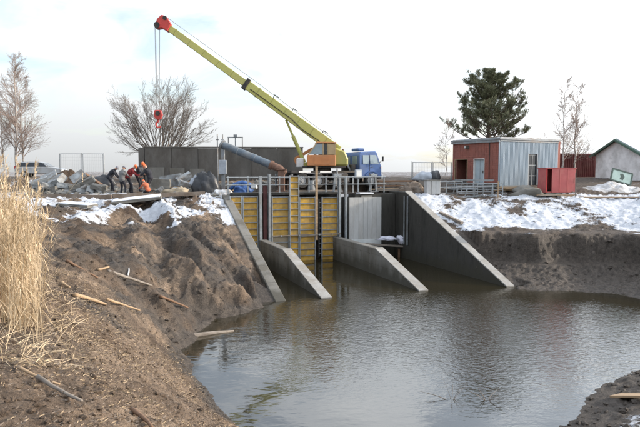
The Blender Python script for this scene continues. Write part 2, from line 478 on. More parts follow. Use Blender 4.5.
# right, outside the picture
CP += [(14.5, 24.0, 0), (17.5, 20.5, 0), (17.0, 17.5, 0), (13.0, 17.2, 0), (19, 28, 2.2), (21, 22, 2.2), (20, 15, 2.0), (24, 30, 4.0), (26, 20, 4.0), (22, 10, 3.0)]
# bottom right mud bank
for (px, py) in ((645, 366), (622, 376), (600, 385), (586, 396), (582, 408), (556, 430)):
    cp(px, py, 0.0)
for (px, py, Y) in ((640, 392, 14.2), (635, 425, 11.6), (605, 410, 13.2), (600, 430, 11.8)):
    cpd(px, py, Y)
CP += [(11, 13, 0.9), (9, 9, 1.6), (5, 9, 0.75), (14, 12, 1.6), (4, 6, 2.2)]
# foot of the camera, below the picture
CP += [(0, 10.8, 0.1), (2.5, 11.3, 0.1), (0, 8, 1.2), (0, 5, 2.3), (0, 1.5, 3.8), (-3, 1, 3.9), (4, 1, 3.6), (-6, 1, 3.9), (-8, 6, 3.8), (-12, 12, 3.9), (-15, 20, 3.9), (-17, 28, 4.1), (10, 1, 3.4)]
# pond bed
CP += [(0, 14.5, -0.9), (2, 18, -1.3), (-1, 17, -0.9), (5, 17, -1.2), (1, 22, -1.3), (6, 22, -1.5), (11, 22, -1.3), (14, 20.5, -1.0), (3, 25, -1.5), (8, 26.5, -1.2), (12, 25.8, -0.7), (8.5, 19, -1.1), (4, 14, -0.8), (-2, 21, -0.8)]
# plateau, rising to the road bank behind
for x in (-22, -14, -8, -3, 2, 8, 14, 20, 27):
    CP += [(x, 42.5, 4.55), (x, 46.5, 4.95), (x, 52, 5.05)]
CP += [(-14, 36.5, 4.25), (-8, 38, 4.28), (-2, 40.5, 4.3), (4, 41, 4.35), (9, 41, 4.4), (-20, 36, 4.3), (22, 38, 4.1), (27, 38, 4.3)]
CP = np.array(CP)
_n = len(CP)
_d = np.sqrt(((CP[:, None, :2] - CP[None, :, :2]) ** 2).sum(-1))
_A = np.zeros((_n + 1, _n + 1)); _A[:_n, :_n] = -_d - 0.0; _A[:_n, :_n] -= np.eye(_n) * 0.02
_A[:_n, _n] = 1; _A[_n, :_n] = 1
_w = np.linalg.solve(_A, np.concatenate([CP[:, 2], [0]]))

def tps(x, y):
    s = np.full(x.shape, _w[_n])
    for i in range(_n):
        s -= _w[i] * np.sqrt((x - CP[i, 0]) ** 2 + (y - CP[i, 1]) ** 2)
    return s

GULLIES = []
def gully(pts, depth, width):
    GULLIES.append(([(lambda p: (p.x, p.y))(at(*q)) for q in pts], depth, width))
gully([(140, 203, 32.6), (150, 212, 30.8), (157, 225, 28.8), (163, 240, 27.0), (159, 262, 24.2), (174, 285, 21.8), (196, 309, 21.6)], .62, .55)
gully([(150, 212, 30.8), (132, 215, 30.0), (112, 216, 29.2), (97, 222, 27.6)], .55, .5)
gully([(188, 232, 28.6), (205, 244, 27.4), (226, 262, 26.0), (250, 287, 24.9), (266, 301, 24.6)], .42, .33)
gully([(172, 247, 26.6), (190, 264, 24.8), (214, 288, 23.3), (236, 304, 23.4)], .38, .36)
gully([(212, 226, 30.0), (238, 250, 28.2), (262, 284, 26.2)], .36, .3)
gully([(100, 240, 24.2), (118, 256, 22.4), (150, 272, 22.0), (165, 292, 21.0)], .34, .42)
gully([(70, 250, 21.0), (96, 266, 19.8), (128, 280, 19.6), (150, 300, 19.0)], .26, .35)
gully([(126, 330, 13.5), (150, 345, 14.4), (172, 362, 15.0)], .16, .3)
gully([(100, 340, 11.2), (130, 366, 11.0), (170, 392, 11.2), (205, 418, 11.6)], .14, .28)
MOUNDS = [(at(185, 275, 23.6), .38, 1.1), (at(120, 262, 21.8), .30, 1.2), (at(205, 258, 26.4), .25, .9), (at(232, 240, 28.9), .3, .8), (at(90, 288, 16.0), .2, 1.0), (at(110, 395, 7.2), .12, .7), (at(140, 240, 25.4), .25, .8)]
def relief(x, y):
    wx = x + .35 * perlin(x * .9, y * .9) + .14 * perlin(x * 2.7, y * 2.7); wy = y + .35 * perlin(x * .9 + 9, y * .9) + .14 * perlin(x * 2.7 + 5, y * 2.7)
    out_ = np.zeros_like(x)
    for pts, dep, w in GULLIES:
        best = np.full(x.shape, 1e9)
        for (ax, ay), (bx, by) in zip(pts[:-1], pts[1:]):
            ex, ey = bx - ax, by - ay
            t = np.clip(((wx - ax) * ex + (wy - ay) * ey) / (ex * ex + ey * ey), 0, 1)
            best = np.minimum(best, np.hypot(wx - ax - t * ex, wy - ay - t * ey))
        dep = dep * .72
        out_ = np.minimum(out_, 0) - dep * np.exp(-(best / w) ** 2) + np.maximum(out_, 0) + dep * .35 * np.exp(-((best - 1.9 * w) / (.7 * w)) ** 2)
    for p, h, w in MOUNDS:
        out_ = out_ + h * np.exp(-(((x - p.x) ** 2 + (y - p.y) ** 2) / w ** 2))
    return out_

def hz(x, y, detail=True):
    x = np.asarray(x, float); y = np.asarray(y, float)
    z = tps(x, y)
    far = np.maximum.reduce([sstep(48, 56, y), sstep(24, 32, x), sstep(17, 26, -x), sstep(0, 4, -y + 1.0)])
    zf = np.where(y > 44, 5.05, np.where(y < 2, 3.95, 4.3))
    z = z * (1 - far) + zf * far
    if detail:
        a_slope = sstep(0.15, 0.9, z) * (1 - sstep(3.9, 4.3, z))
        left = sstep(2.0, -2.0, x)
        near = 1 - sstep(10, 19, y)
        lx = (x - SO.x) * SC.x + (y - SO.y) * SC.y
        big = fbm(x, y, 0.33, 4) * 0.22 + (ridged(x * 0.9 + y * 0.25, y * 0.55 - x * 0.1, 0.42, 3) - 0.6) * 0.26
        big = big * (1 - 0.72 * near)
        bigr = fbm(x, y, 0.4, 4) * 0.14 + (ridged(x, y * 0.7, 0.6, 3) - 0.6) * 0.10
        z = z + a_slope * np.where(x < 5, big, bigr * (1 - .5 * sstep(2.0, 2.6, z)))
        ua = x * .5 - y * .866; va = x * .866 + y * .5
        er = (ridged(va + .5 * perlin(x * .6, y * .6), ua * .22, .75, 3) - .55) * .19 * sstep(13, 19, y) * (x < 4)
        z = z + a_slope * er * (1 - sstep(2.9, 3.5, z))
        z = z + np.where((x < 4) & (y < 36), relief(x, y) * sstep(-.05, .5, z), 0)
        clod = np.abs(fbm(x, y, 1.7, 4, .55)) * np.where(x > 5, .10, .14) - 0.04
        fine = fbm(x, y, 5.5, 3, 0.65) * np.where((x > 6.5) & (z > 2.1), .03, np.where(y > 14, .085, .05))
        fade = 1 - sstep(44, 60, y)
        am = sstep(-0.2, 0.25, z) * (1 - 0.45 * sstep(4.1, 4.5, z))
        z = z + (clod * (1 - 0.62 * near) + fine) * am * fade
        rb = (x > 6.8) & (y > 26.5)
        t_ = np.clip((z - .75) / 1.5, 0, 1); t3 = t_ ** 2.6 / (t_ ** 2.6 + (1 - t_) ** 2.6)
        z = np.where(rb & (z > .75) & (z < 2.25), .75 + 1.5 * t3, z)
        ledge = (x > 6.5) & (y > 26) & (z > 1.9) & (z < 4.4)
        z = z + np.where(ledge, np.maximum(fbm(x + 9, y, 1.1, 4), -0.1) * 0.11, 0)
        z = z + sstep(60, 200, y) * fbm(x, y, 0.01, 3) * 0.25
    # the channel between the wing walls, and the bed under the deck
    lx = (x - SO.x) * SC.x + (y - SO.y) * SC.y
    ly = (x - SO.x) * SN.x + (y - SO.y) * SN.y
    ch = (lx > -4.95) & (lx < 6.3) & (ly > -12.2) & (ly < 0.9)
    z = np.where(ch, -1.5, z)
    # keep earth off the deck and below the wing tops
    dk = (lx > -4.95) & (lx < 6.3) & (ly >= 0.9) & (ly < 5.0)
    z = np.where(dk, np.minimum(z, 4.08), z)
    wl = (lx > -5.9) & (lx <= -4.95) & (ly > -12) & (ly < 2)
    z = np.where(wl, np.minimum(z, np.clip(4.24 * (ly + 11.1) / 12.1, -0.3, 4.24) - 0.06), z)
    wr = (lx >= 6.3) & (lx < 7.2) & (ly > -12) & (ly < 2)
    z = np.where(wr, np.minimum(z, np.clip(4.24 * (ly + 11.65) / 10.3, -0.3, 4.24) - 0.08), z)
    return z

def hz1(x, y):
    return float(hz(np.array([x]), np.array([y]))[0])

def axis(segs):
    out_ = []
    for (a, b, s) in segs:
        n = max(1, int(round((b - a) / s)))
        out_ += list(a + (b - a) * np.arange(n) / n)
    out_.append(segs[-1][1])
    return np.array(out_)
xs = axis([(-2500, -300, 700), (-300, -60, 60), (-60, -24, 4), (-24, -9, 0.16), (-9, 1, 0.075), (1, 6, 0.11), (6, 22, 0.1), (22, 40, 1.0), (40, 100, 10), (100, 300, 50), (300, 2500, 700)])
ys = axis([(-300, -20, 70), (-20, 2, 2), (2, 12, 0.07), (12, 26, 0.1), (26, 41, 0.085), (41, 56, 0.3), (56, 100, 2), (100, 400, 25), (400, 5200, 600)])
X, Y = np.meshgrid(xs, ys)
Z = hz(X.ravel(), Y.ravel()).reshape(X.shape)
nx, ny = len(xs), len(ys)
V = np.stack([X.ravel(), Y.ravel(), Z.ravel()], 1).astype(np.float32)
idx = np.arange(nx * ny).reshape(ny, nx)
F = np.stack([idx[:-1, :-1].ravel(), idx[:-1, 1:].ravel(), idx[1:, 1:].ravel(), idx[1:, :-1].ravel()], 1)

def mesh_np(name, V, F, mat, smooth=True):
    me = bpy.data.meshes.new(name)
    k = F.shape[1]
    me.vertices.add(len(V)); me.vertices.foreach_set('co', np.asarray(V, np.float32).ravel())
    me.loops.add(F.size); me.loops.foreach_set('vertex_index', F.astype(np.int32).ravel())
    me.polygons.add(len(F))
    me.polygons.foreach_set('loop_start', np.arange(len(F), dtype=np.int32) * k)
    me.polygons.foreach_set('loop_total', np.full(len(F), k, np.int32))
    me.polygons.foreach_set('use_smooth', np.full(len(F), smooth, bool))
    me.update(calc_edges=True); me.validate()
    if mat: me.materials.append(mat)
    o = bpy.data.objects.new(name, me)
    COL.objects.link(o)
    return o

def soil_masks(x, y, z):
    """r: how much snow lies, g: dark wet clay, b: dry sandy soil"""
    left = x < 4.5
    n = fbm(x, y, 0.35, 4)
    snow_r = sstep(1.95, 2.5, z + 0.2 * n) * (0.63 + .34 * np.clip(fbm(x + 3, y, .3, 3), -1, 1)) * (1 - 0.55 * sstep(38.6, 40.0, y))
    snow_l = sstep(2.5, 3.2, z + 0.35 * n) * sstep(25, 29, y + n) * (0.53 + .40 * np.clip(fbm(x + 3, y * 1.4, .35, 3), -1, 1)) * (1 - 0.5 * sstep(35, 37, y))
    s = np.where(left, snow_l, snow_r)
    # a drift along the top of the wing walls
    lx = (x - SO.x) * SC.x + (y - SO.y) * SC.y
    ly = (x - SO.x) * SN.x + (y - SO.y) * SN.y
    s = np.maximum(s, 0.62 * np.exp(-((lx + 6.2) / 0.9) ** 2) * sstep(-4.2, -2.5, ly) * (1 - sstep(1.0, 2.5, ly)))
    s = np.where(y > 60, 0.42, s)
    s = np.where((z < 1.2) & (y > 24), 0, s)
    s = np.where((x > 3) & (y < 24), .40 * sstep(.1, .4, z), s)
    wet = np.where(left, 0.85 * (1 - sstep(0.05, 0.55, z + 0.25 * n)), 0.9 - 0.35 * sstep(1.8, 2.6, z))
    wet = np.clip(wet + np.where(left, np.clip(fbm(x + 40, y, 0.3, 4), 0, 1) * 0.85 + .5 * np.exp(-((lx + 8.2) / 2.4) ** 2) * np.clip(.6 + 1.2 * fbm(lx * 1.6, ly * .5, .8, 3), 0, 1) * (ly < -1), 0), 0, 1)
    wet = np.clip(wet + np.where(left, sstep(14, 19, y) * (.36 + 1.0 * np.clip(fbm(x * 1.2 - 11, y, .55, 4), -.3, .7)), 0), 0, .95)
    dry = np.where(left & (y < 16), 0.3 + 0.7 * np.clip(fbm(x + 7, y + 3, 0.6, 4) + 0.25, 0, 1), 0.0)
    dry = np.where(left & (y >= 16), np.clip(1.3 * fbm(x, y + 3, 0.33, 4) + 0.42, 0, 1) * 0.95, dry)
    return s, wet, dry

def ground_mat():
    m = bpy.data.materials.new('ground_soil')
    m.use_nodes = True
    t = m.node_tree; nd = t.nodes; ln = t.links
    b = nd['Principled BSDF']
    at_ = nd.new('ShaderNodeAttribute'); at_.attribute_name = 'soil'
    sp = nd.new('ShaderNodeSeparateColor'); ln.new(at_.outputs['Color'], sp.inputs[0])
    geo = nd.new('ShaderNodeNewGeometry')
    def noise(scale, det=6, rough=0.65, st=None):
        n_ = nd.new('ShaderNodeTexNoise'); n_.inputs['Scale'].default_value = scale
        n_.inputs['Detail'].default_value = det; n_.inputs['Roughness'].default_value = rough
        src = geo.outputs['Position']
        if st:
            mp = nd.new('ShaderNodeMapping'); mp.inputs['Scale'].default_value = st
            ln.new(src, mp.inputs[0]); src = mp.outputs[0]
        ln.new(src, n_.inputs['Vector'])
        return n_.outputs['Fac']
    def rng_(v, a, b_, c=0.0, d=1.0):
        r = nd.new('ShaderNodeMapRange')
        for k_, q in (('From Min', a), ('From Max', b_), ('To Min', c), ('To Max', d)):
            r.inputs[k_].default_value = q
        ln.new(v, r.inputs['Value']); return r.outputs[0]
    def mixc(f, a, b_):
        q = nd.new('ShaderNodeMix'); q.data_type = 'RGBA'
        if isinstance(f, float): q.inputs['Factor'].default_value = f
        else: ln.new(f, q.inputs['Factor'])
        for nm, val in (('A', a), ('B', b_)):
            if isinstance(val, tuple): q.inputs[nm].default_value = (*val, 1)
            else: ln.new(val, q.inputs[nm])
        return q.outputs['Result']
    nA = noise(0.9); nB = noise(4.5); nC = noise(22, 4, 0.7); nK = noise(1.6, 7, 0.7, (1.0, .8, 3.2))
    brown = mixc(rng_(nA, 0.35, 0.65), (0.062, 0.042, 0.029), (0.140, 0.098, 0.068))
    sand = mixc(rng_(nB, 0.3, 0.7), (0.16, 0.115, 0.080), (0.34, 0.25, 0.175))
    clay = mixc(rng_(nB, 0.3, 0.7), (0.026, 0.021, 0.017), (0.088, 0.073, 0.060))
    c = mixc(rng_(sp.outputs['Blue'], 0.0, 1.0), brown, sand)
    c = mixc(rng_(nK, 0.52, 0.68, 0.0, 0.6), c, (0.052, 0.042, 0.034))
    c = mixc(sp.outputs['Green'], c, clay)
    # grit
    c2 = nd.new('ShaderNodeMix'); c2.data_type = 'RGBA'; c2.blend_type = 'MULTIPLY'
    c2.inputs['Factor'].default_value = 0.75
    ln.new(c, c2.inputs['A'])
    nF = noise(75, 3, 0.7)
    gadd = nd.new('ShaderNodeMath'); gadd.operation = 'MULTIPLY_ADD'; gadd.inputs[1].default_value = .5; ln.new(nF, gadd.inputs[0]); ln.new(nC, gadd.inputs[2])
    gr = rng_(gadd.outputs[0], 0.55, 0.95, 0.30, 1.70)
    cx = nd.new('ShaderNodeCombineColor')
    for i in range(3): ln.new(gr, cx.inputs[i])
    ln.new(cx.outputs[0], c2.inputs['B'])
    c = c2.outputs['Result']
    # snow where it lies: patchy, mostly on flat spots
    nS = noise(0.85, 8, 0.62, (1, 1.5, 1)); nS2 = noise(9.0, 5, 0.7)
    su = nd.new('ShaderNodeMath'); su.operation = 'MULTIPLY_ADD'
    ln.new(nS2, su.inputs[0]); su.inputs[1].default_value = 0.50; ln.new(nS, su.inputs[2])   # 0.5*nS2+nS  ~ .75
    nz = nd.new('ShaderNodeSeparateXYZ'); ln.new(geo.outputs['Normal'], nz.inputs[0])
    fl = rng_(nz.outputs['Z'], 0.5, 0.9, -0.22, 0.02)
    s3 = nd.new('ShaderNodeMath'); s3.operation = 'ADD'
    ln.new(su.outputs[0], s3.inputs[0]); ln.new(fl, s3.inputs[1])
    s4 = nd.new('ShaderNodeMath'); s4.operation = 'ADD'
    ln.new(s3.outputs[0], s4.inputs[0]); ln.new(sp.outputs['Red'], s4.inputs[1])
    sf = rng_(s4.outputs[0], 1.205, 1.30)
    gate = rng_(sp.outputs['Red'], 0.02, 0.15)
    s5 = nd.new('ShaderNodeMath'); s5.operation = 'MULTIPLY'
    ln.new(sf, s5.inputs[0]); ln.new(gate, s5.inputs[1])
    snowc = mixc(rng_(nB, 0.35, 0.7), (0.48, 0.505, 0.55), (0.66, 0.685, 0.73))
    c = mixc(s5.outputs[0], c, snowc)
    ln.new(c, b.inputs['Base Color'])
    ro = nd.new('ShaderNodeMapRange'); ln.new(sp.outputs['Green'], ro.inputs['Value'])
    ro.inputs['To Min'].default_value = 0.95; ro.inputs['To Max'].default_value = 0.62
    ln.new(ro.outputs[0], b.inputs['Roughness'])
    b.inputs['Specular IOR Level'].default_value = 0.3
    # relief
    nD = noise(7, 8, 0.75)
    bp = nd.new('ShaderNodeBump'); bp.inputs['Strength'].default_value = 0.6; bp.inputs['Distance'].default_value = 0.14
    ln.new(nD, bp.inputs['Height'])
    bp2 = nd.new('ShaderNodeBump'); bp2.inputs['Strength'].default_value = 0.8; bp2.inputs['Distance'].default_value = 0.04
    ln.new(gadd.outputs[0], bp2.inputs['Height']); ln.new(bp.outputs[0], bp2.inputs['Normal'])
    ln.new(bp2.outputs[0], b.inputs['Normal'])
    return m
GM = ground_mat()

def paint_soil(o, V):
    s, w, d = soil_masks(V[:, 0].astype(float), V[:, 1].astype(float), V[:, 2].astype(float))
    c = np.stack([s, w, d, np.ones_like(s)], 1).astype(np.float32)
    a = o.data.color_attributes.new('soil', 'FLOAT_COLOR', 'POINT')
    a.data.foreach_set('color', c.ravel())

ground = mesh_np('ground', V, F, GM)
paint_soil(ground, V)
tag(ground, kind='structure')

# ------------------------------------------------------------------ pond water
def water_mat():
    m = bpy.data.materials.new('pond_water')
    m.use_nodes = True
    t = m.node_tree; nd = t.nodes; ln = t.links
    b = nd['Principled BSDF']
    b.inputs['Base Color'].default_value = (0.022, 0.018, 0.009, 1)
    b.inputs['Roughness'].default_value = 0.045
    b.inputs['IOR'].default_value = 1.75
    b.inputs['Specular IOR Level'].default_value = 1.0
    geo = nd.new('ShaderNodeNewGeometry')
    mp = nd.new('ShaderNodeMapping'); mp.inputs['Scale'].default_value = (1.0, 1.55, 1.0)
    mp.inputs['Rotation'].default_value = (0, 0, R(-24))
    ln.new(geo.outputs['Position'], mp.inputs[0])
    n1 = nd.new('ShaderNodeTexNoise'); n1.inputs['Scale'].default_value = 6.5; n1.inputs['Detail'].default_value = 3
    n1.inputs['Distortion'].default_value = 0.4
    ln.new(mp.outputs[0], n1.inputs['Vector'])
    n2 = nd.new('ShaderNodeTexNoise'); n2.inputs['Scale'].default_value = 1.5; n2.inputs['Detail'].default_value = 2
    ln.new(mp.outputs[0], n2.inputs['Vector'])
    # calm water towards the left shore, ripples in the open middle
    dist = nd.new('ShaderNodeVectorMath'); dist.operation = 'DISTANCE'
    ln.new(geo.outputs['Position'], dist.inputs[0]); dist.inputs[1].default_value = (5.5, 21.0, 0)
    mr = nd.new('ShaderNodeMapRange'); mr.inputs['From Min'].default_value = 4.2; mr.inputs['From Max'].default_value = 9.0
    mr.inputs['To Min'].default_value = 1.0; mr.inputs['To Max'].default_value = 0.06
    n3 = nd.new('ShaderNodeTexNoise'); n3.inputs['Scale'].default_value = 0.35
    ln.new(geo.outputs['Position'], n3.inputs['Vector'])
    ad = nd.new('ShaderNodeMath'); ad.operation = 'MULTIPLY_ADD'; ad.inputs[1].default_value = 4.0
    ln.new(n3.outputs['Fac'], ad.inputs[0])
    sb = nd.new('ShaderNodeMath'); sb.operation = 'SUBTRACT'; sb.inputs[1].default_value = 2.0
    ln.new(dist.outputs['Value'], ad.inputs[2]); ln.new(ad.outputs[0], sb.inputs[0])
    ln.new(sb.outputs[0], mr.inputs['Value'])
    mu = nd.new('ShaderNodeMath'); mu.operation = 'MULTIPLY'; mu.inputs[1].default_value = 0.42
    ln.new(mr.outputs[0], mu.inputs[0])
    bp = nd.new('ShaderNodeBump'); bp.inputs['Distance'].default_value = 0.035
    ln.new(mu.outputs[0], bp.inputs['Strength']); ln.new(n1.outputs['Fac'], bp.inputs['Height'])
    bp2 = nd.new('ShaderNodeBump'); bp2.inputs['Distance'].default_value = 0.05; bp2.inputs['Strength'].default_value = 0.14
    ln.new(n2.outputs['Fac'], bp2.inputs['Height']); ln.new(bp.outputs[0], bp2.inputs['Normal'])
    ln.new(bp2.outputs[0], b.inputs['Normal'])
    return m
wmb = MB()
wmb.add([(-9, 6, 0), (30, 6, 0), (30, 46, 0), (-9, 46, 0)], [(0, 1, 2, 3)])
water = wmb.build('pond_water', water_mat())
tag(water, kind='structure')

# ------------------------------------------------------------------ mud clods, litter (uncountable)
def ico(sub):
    bm = bmesh.new(); bmesh.ops.create_icosphere(bm, subdivisions=sub, radius=1.0)
    bm.verts.ensure_lookup_table()
    v = np.array([p.co[:] for p in bm.verts]); f = np.array([[q.index for q in p.verts] for p in bm.faces])
    bm.free(); return v, f
ICO1, ICO2 = ico(1), ico(2)

def scatter_clods(name, label, spots, mat, tmpl=ICO1, flat=(0.45, 0.85), soil=False):
    tv, tf = tmpl
    n = len(spots)
    VV = np.zeros((n, len(tv), 3)); FF = np.zeros((n, len(tf), 3), int)
    for i, (x, y, z, s) in enumerate(spots):
        j = 1 + rng.uniform(-0.32, 0.32, (len(tv), 1))
        p = tv * j * s * np.array([rng.uniform(0.7, 1.4), rng.uniform(0.7, 1.3), rng.uniform(*flat)])
        a = rng.uniform(0, 6.28); ca, sa = math.cos(a), math.sin(a)
        VV[i, :, 0] = p[:, 0] * ca - p[:, 1] * sa + x
        VV[i, :, 1] = p[:, 0] * sa + p[:, 1] * ca + y
        VV[i, :, 2] = p[:, 2] + z
        FF[i] = tf + i * len(tv)
    o = mesh_np(name, VV.reshape(-1, 3), FF.reshape(-1, 3), mat, smooth=False)
    if soil: paint_soil(o, VV.reshape(-1, 3))
    tag(o, label, 'mud clods', kind='stuff')
    return o

def spots_in(n, x0, x1, y0, y1, cond, s0, s1, sink=0.3):
    x = rng.uniform(x0, x1, n * 4); y = rng.uniform(y0, y1, n * 4)
    z = hz(x, y)
    k = cond(x, y, z)
    x, y, z = x[k][:n], y[k][:n], z[k][:n]
    s = s0 + (s1 - s0) * rng.uniform(0, 1, len(x)) ** 2.5
    return list(zip(x, y, z - s * sink * 0.3, s))

def in_sluice(x, y, m=0.4):
    lx = (x - SO.x) * SC.x + (y - SO.y) * SC.y; ly = (x - SO.x) * SN.x + (y - SO.y) * SN.y
    return (lx > -4.95 - m - 0.3) & (lx < 6.5 + m) & (ly > -12.5) & (ly < 6)

scatter_clods('mud_clods', 'brown mud clods strewn over the left bank',
              spots_in(7000, -8, 1, 4, 15, lambda x, y, z: (z > 0.05) & (np.abs(x) < .62 * y + .5), 0.008, 0.05)
              + spots_in(2200, -9, 0, 12, 25, lambda x, y, z: (z > 0.05) & ~in_sluice(x, y), 0.012, 0.06, 2.2)
              + spots_in(420, -13, -1, 18, 36, lambda x, y, z: (z > 0.05) & ~in_sluice(x, y), 0.04, 0.17, 2.2), GM, soil=True)
scatter_clods('mud_clods', 'dark frozen clods in the snow on the right bank',
              spots_in(1500, 7, 22, 28, 41, lambda x, y, z: (z > 0.03) & ~in_sluice(x, y), 0.03, 0.14, 2.0), GM, soil=True)
scatter_clods('mud_clods', 'grey clay lumps at the right corner of the pond',
              spots_in(900, 4.5, 12, 8, 18, lambda x, y, z: (z > 0.02) & (z < 2), 0.02, 0.12), GM, soil=True)

def litter(name, label, n, x0, x1, y0, y1, cond, l0, l1, w, mat, lift=0.5):
    x = rng.uniform(x0, x1, n * 3); y = rng.uniform(y0, y1, n * 3); z = hz(x, y)
    k = cond(x, y, z); x, y, z = x[k][:n], y[k][:n], z[k][:n]
    m = len(x)
    a = rng.uniform(0, 6.28, m); e = rng.uniform(-0.1, lift, m); ln_ = rng.uniform(l0, l1, m)
    dx = np.cos(a) * np.cos(e); dy = np.sin(a) * np.cos(e); dz = np.sin(e)
    VV = np.zeros((m, 4, 3))
    px_, py_ = -np.sin(a) * w / 2, np.cos(a) * w / 2
    for q, (t_, sgn) in enumerate(((0, 1), (0, -1), (1, -1), (1, 1))):
        VV[:, q, 0] = x + dx * ln_ * t_ + px_ * sgn * (1 - 0.6 * t_)
        VV[:, q, 1] = y + dy * ln_ * t_ + py_ * sgn * (1 - 0.6 * t_)
        VV[:, q, 2] = z + 0.01 + dz * ln_ * t_ + (0.004 * sgn)
    FF = np.arange(m * 4).reshape(m, 4)
    o = mesh_np(name, VV.reshape(-1, 3), FF, mat, smooth=False)
    tag(o, label, 'plant litter', kind='stuff')
litter('dead_grass_litter', 'straw and dead grass scattered over the near left bank', 34000, -9, 1, 3.5, 17,
       lambda x, y, z: (z > 0.15) & (fbm(x, y, 0.6, 3) + 0.35 * (x < -3) - 0.02 * (y - 4) > rng.uniform(-0.5, 0.7, x.shape)), 0.015, 0.07, 0.004, MATS['straw'], lift=.3)

litter('brown_leaf_litter', 'dark brown plant scraps scattered over the near left bank', 22000, -9, 1, 3.5, 16,
       lambda x, y, z: (z > 0.15) & (np.abs(x) < .62 * y + .5), 0.010, 0.04, 0.008, MATS['beam_muddy'], lift=.4)

# ------------------------------------------------------------------ sluice concrete
def sroot(name, lx, ly, z, label, cat, group=None):
    e = empty(name, sl(lx, ly, z), SA)
    return tag(e, label, cat, group)

def wing(lx0, lx1, ly_tip, ly_top, ly_back, label):
    mb = MB()
    ztop = 4.24
    poly = [(ly_tip, -1.6), (ly_tip, 0.0), (ly_top, ztop), (ly_back, ztop), (ly_back, -1.6)]
    o = MB().prism(poly, lx0, lx1, 'yz').build('retaining_wall', MATS['concrete_wet'], None, bevel=0.04)
    o.location = SO; o.rotation_euler = (0, 0, SA)
    tag(o, label, 'retaining wall', 'sloping concrete walls of the sluice')
    return o
wing(-5.2, -4.7, -11.1, 1.0, 2.0, 'sloping concrete wing wall with muddy earth heaped against it, leftmost')
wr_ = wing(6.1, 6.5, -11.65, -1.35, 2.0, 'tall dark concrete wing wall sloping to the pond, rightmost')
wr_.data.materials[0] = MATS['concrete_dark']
# worn strip on the right wing, painted paler for the light on its top
capm = MB()
capm.add([(6.08, -11.7, 0.0), (6.52, -11.7, 0.0), (6.52, -1.36, 4.243), (6.08, -1.36, 4.243),
          (6.08, -11.7, 0.06), (6.52, -11.7, 0.06), (6.52, -1.36, 4.303), (6.08, -1.36, 4.303)],
         [(0, 1, 2, 3), (4, 7, 6, 5), (0, 4, 5, 1), (1, 5, 6, 2), (2, 6, 7, 3), (3, 7, 4, 0)])
capm.build('lit_top_strip', MATS['concrete_lit_top'], wr_)
# pier between bays
def pier(lx0, lx1, knee, label):
    zt = 1.42
    tip = -11.1
    poly = [(tip, -1.6), (tip, 0.0), (knee, zt), (0.35, zt), (0.35, -1.6)]
    o = MB().prism(poly, lx0, lx1, 'yz').build('concrete_pier', MATS['concrete_wet'], None, bevel=0.03)
    o.location = SO; o.rotation_euler = (0, 0, SA)
    c = MB()
    k = 0.05
    c.add([(lx0 - .02, tip - .03, 0.0), (lx1 + .02, tip - .03, 0.0), (lx1 + .02, knee, zt), (lx0 - .02, knee, zt),
           (lx0 - .02, tip - .03, k), (lx1 + .02, tip - .03, k), (lx1 + .02, knee, zt + k), (lx0 - .02, knee, zt + k)],
          [(0, 1, 2, 3), (4, 7, 6, 5), (0, 4, 5, 1), (1, 5, 6, 2), (2, 6, 7, 3), (3, 7, 4, 0)])
    c.build('lit_top_strip', MATS['concrete_lit_top'], o)  # paler strip paints the brighter upward face of the nose
    tag(o, label, 'concrete pier', 'sloping concrete walls of the sluice')
pier(-3.12, -2.67, -5.1, 'low concrete pier with sloping nose in front of the yellow formwork')
pier(1.68, 2.12, -6.3, 'low concrete pier with sloping nose below the pale concrete slab')

# tie holes left by the shuttering
def tie_holes(parent, x, sgn, spots):
    m0 = None
    for (y, z) in spots:
        if m0 is None:
            m0 = MB().tube([(0, 0, 0), (sgn * .006, 0, 0)], .035, 8).build('tie_hole', MATS['chassis'], parent); o = m0
        else:
            o = m0.copy(); COL.objects.link(o); o.parent = parent
        o.location = (x, y, z)
for o_ in list(COL.objects):
    if o_.name.startswith('concrete_pier'):
        x0_ = min(v.co.x for v in o_.data.vertices)
        tie_holes(o_, x0_, -1, [(y, z) for y in (-5.6, -4.4, -3.2, -2.0, -.8) for z in (.5, 1.05)] + [(-7.2, .4), (-8.6, .25)])
tie_holes(wr_, 6.1, -1, [(y, z) for y in (-9.2, -8, -6.8, -5.6, -4.4, -3.2, -2.0) for z in (.6, 1.5, 2.4, 3.3) if z < 4.24 * (y + 11.65) / 10.3 - .25])
# headwall and deck
hw = sroot('sluice_headwall', 0.7, 0.9, 0, 'dark stained concrete headwall across the sluice behind the formwork', 'concrete wall')
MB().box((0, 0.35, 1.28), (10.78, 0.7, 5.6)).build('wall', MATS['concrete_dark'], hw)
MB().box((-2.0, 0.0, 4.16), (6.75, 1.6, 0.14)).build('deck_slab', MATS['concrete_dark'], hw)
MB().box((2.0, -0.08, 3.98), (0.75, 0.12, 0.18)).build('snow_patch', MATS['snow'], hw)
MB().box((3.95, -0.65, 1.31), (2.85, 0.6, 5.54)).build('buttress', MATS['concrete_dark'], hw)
MB().box((3.3, -0.99, 2.95), (0.75, 0.06, 2.1)).build('patch_panel', MATS['concrete'], hw)
MB().box((3.3, -0.72, 4.13), (0.95, 0.62, 0.09)).build('snow_patch', MATS['snow'], hw)
# steel guide rails on the right wing
for px in (405.0, 409.5):
    a = gp_(px, 195, -1.2)
e = sroot('gate_guide', 6.03, -1.5, 0.9, 'pair of pale upright steel guide rails on the right wing wall', 'guide rail')
for k in (-0.32, 0.12):
    MB().box((0, k, 1.55), (0.05, 0.09, 3.1)).build('rail', MATS['galv'], e)

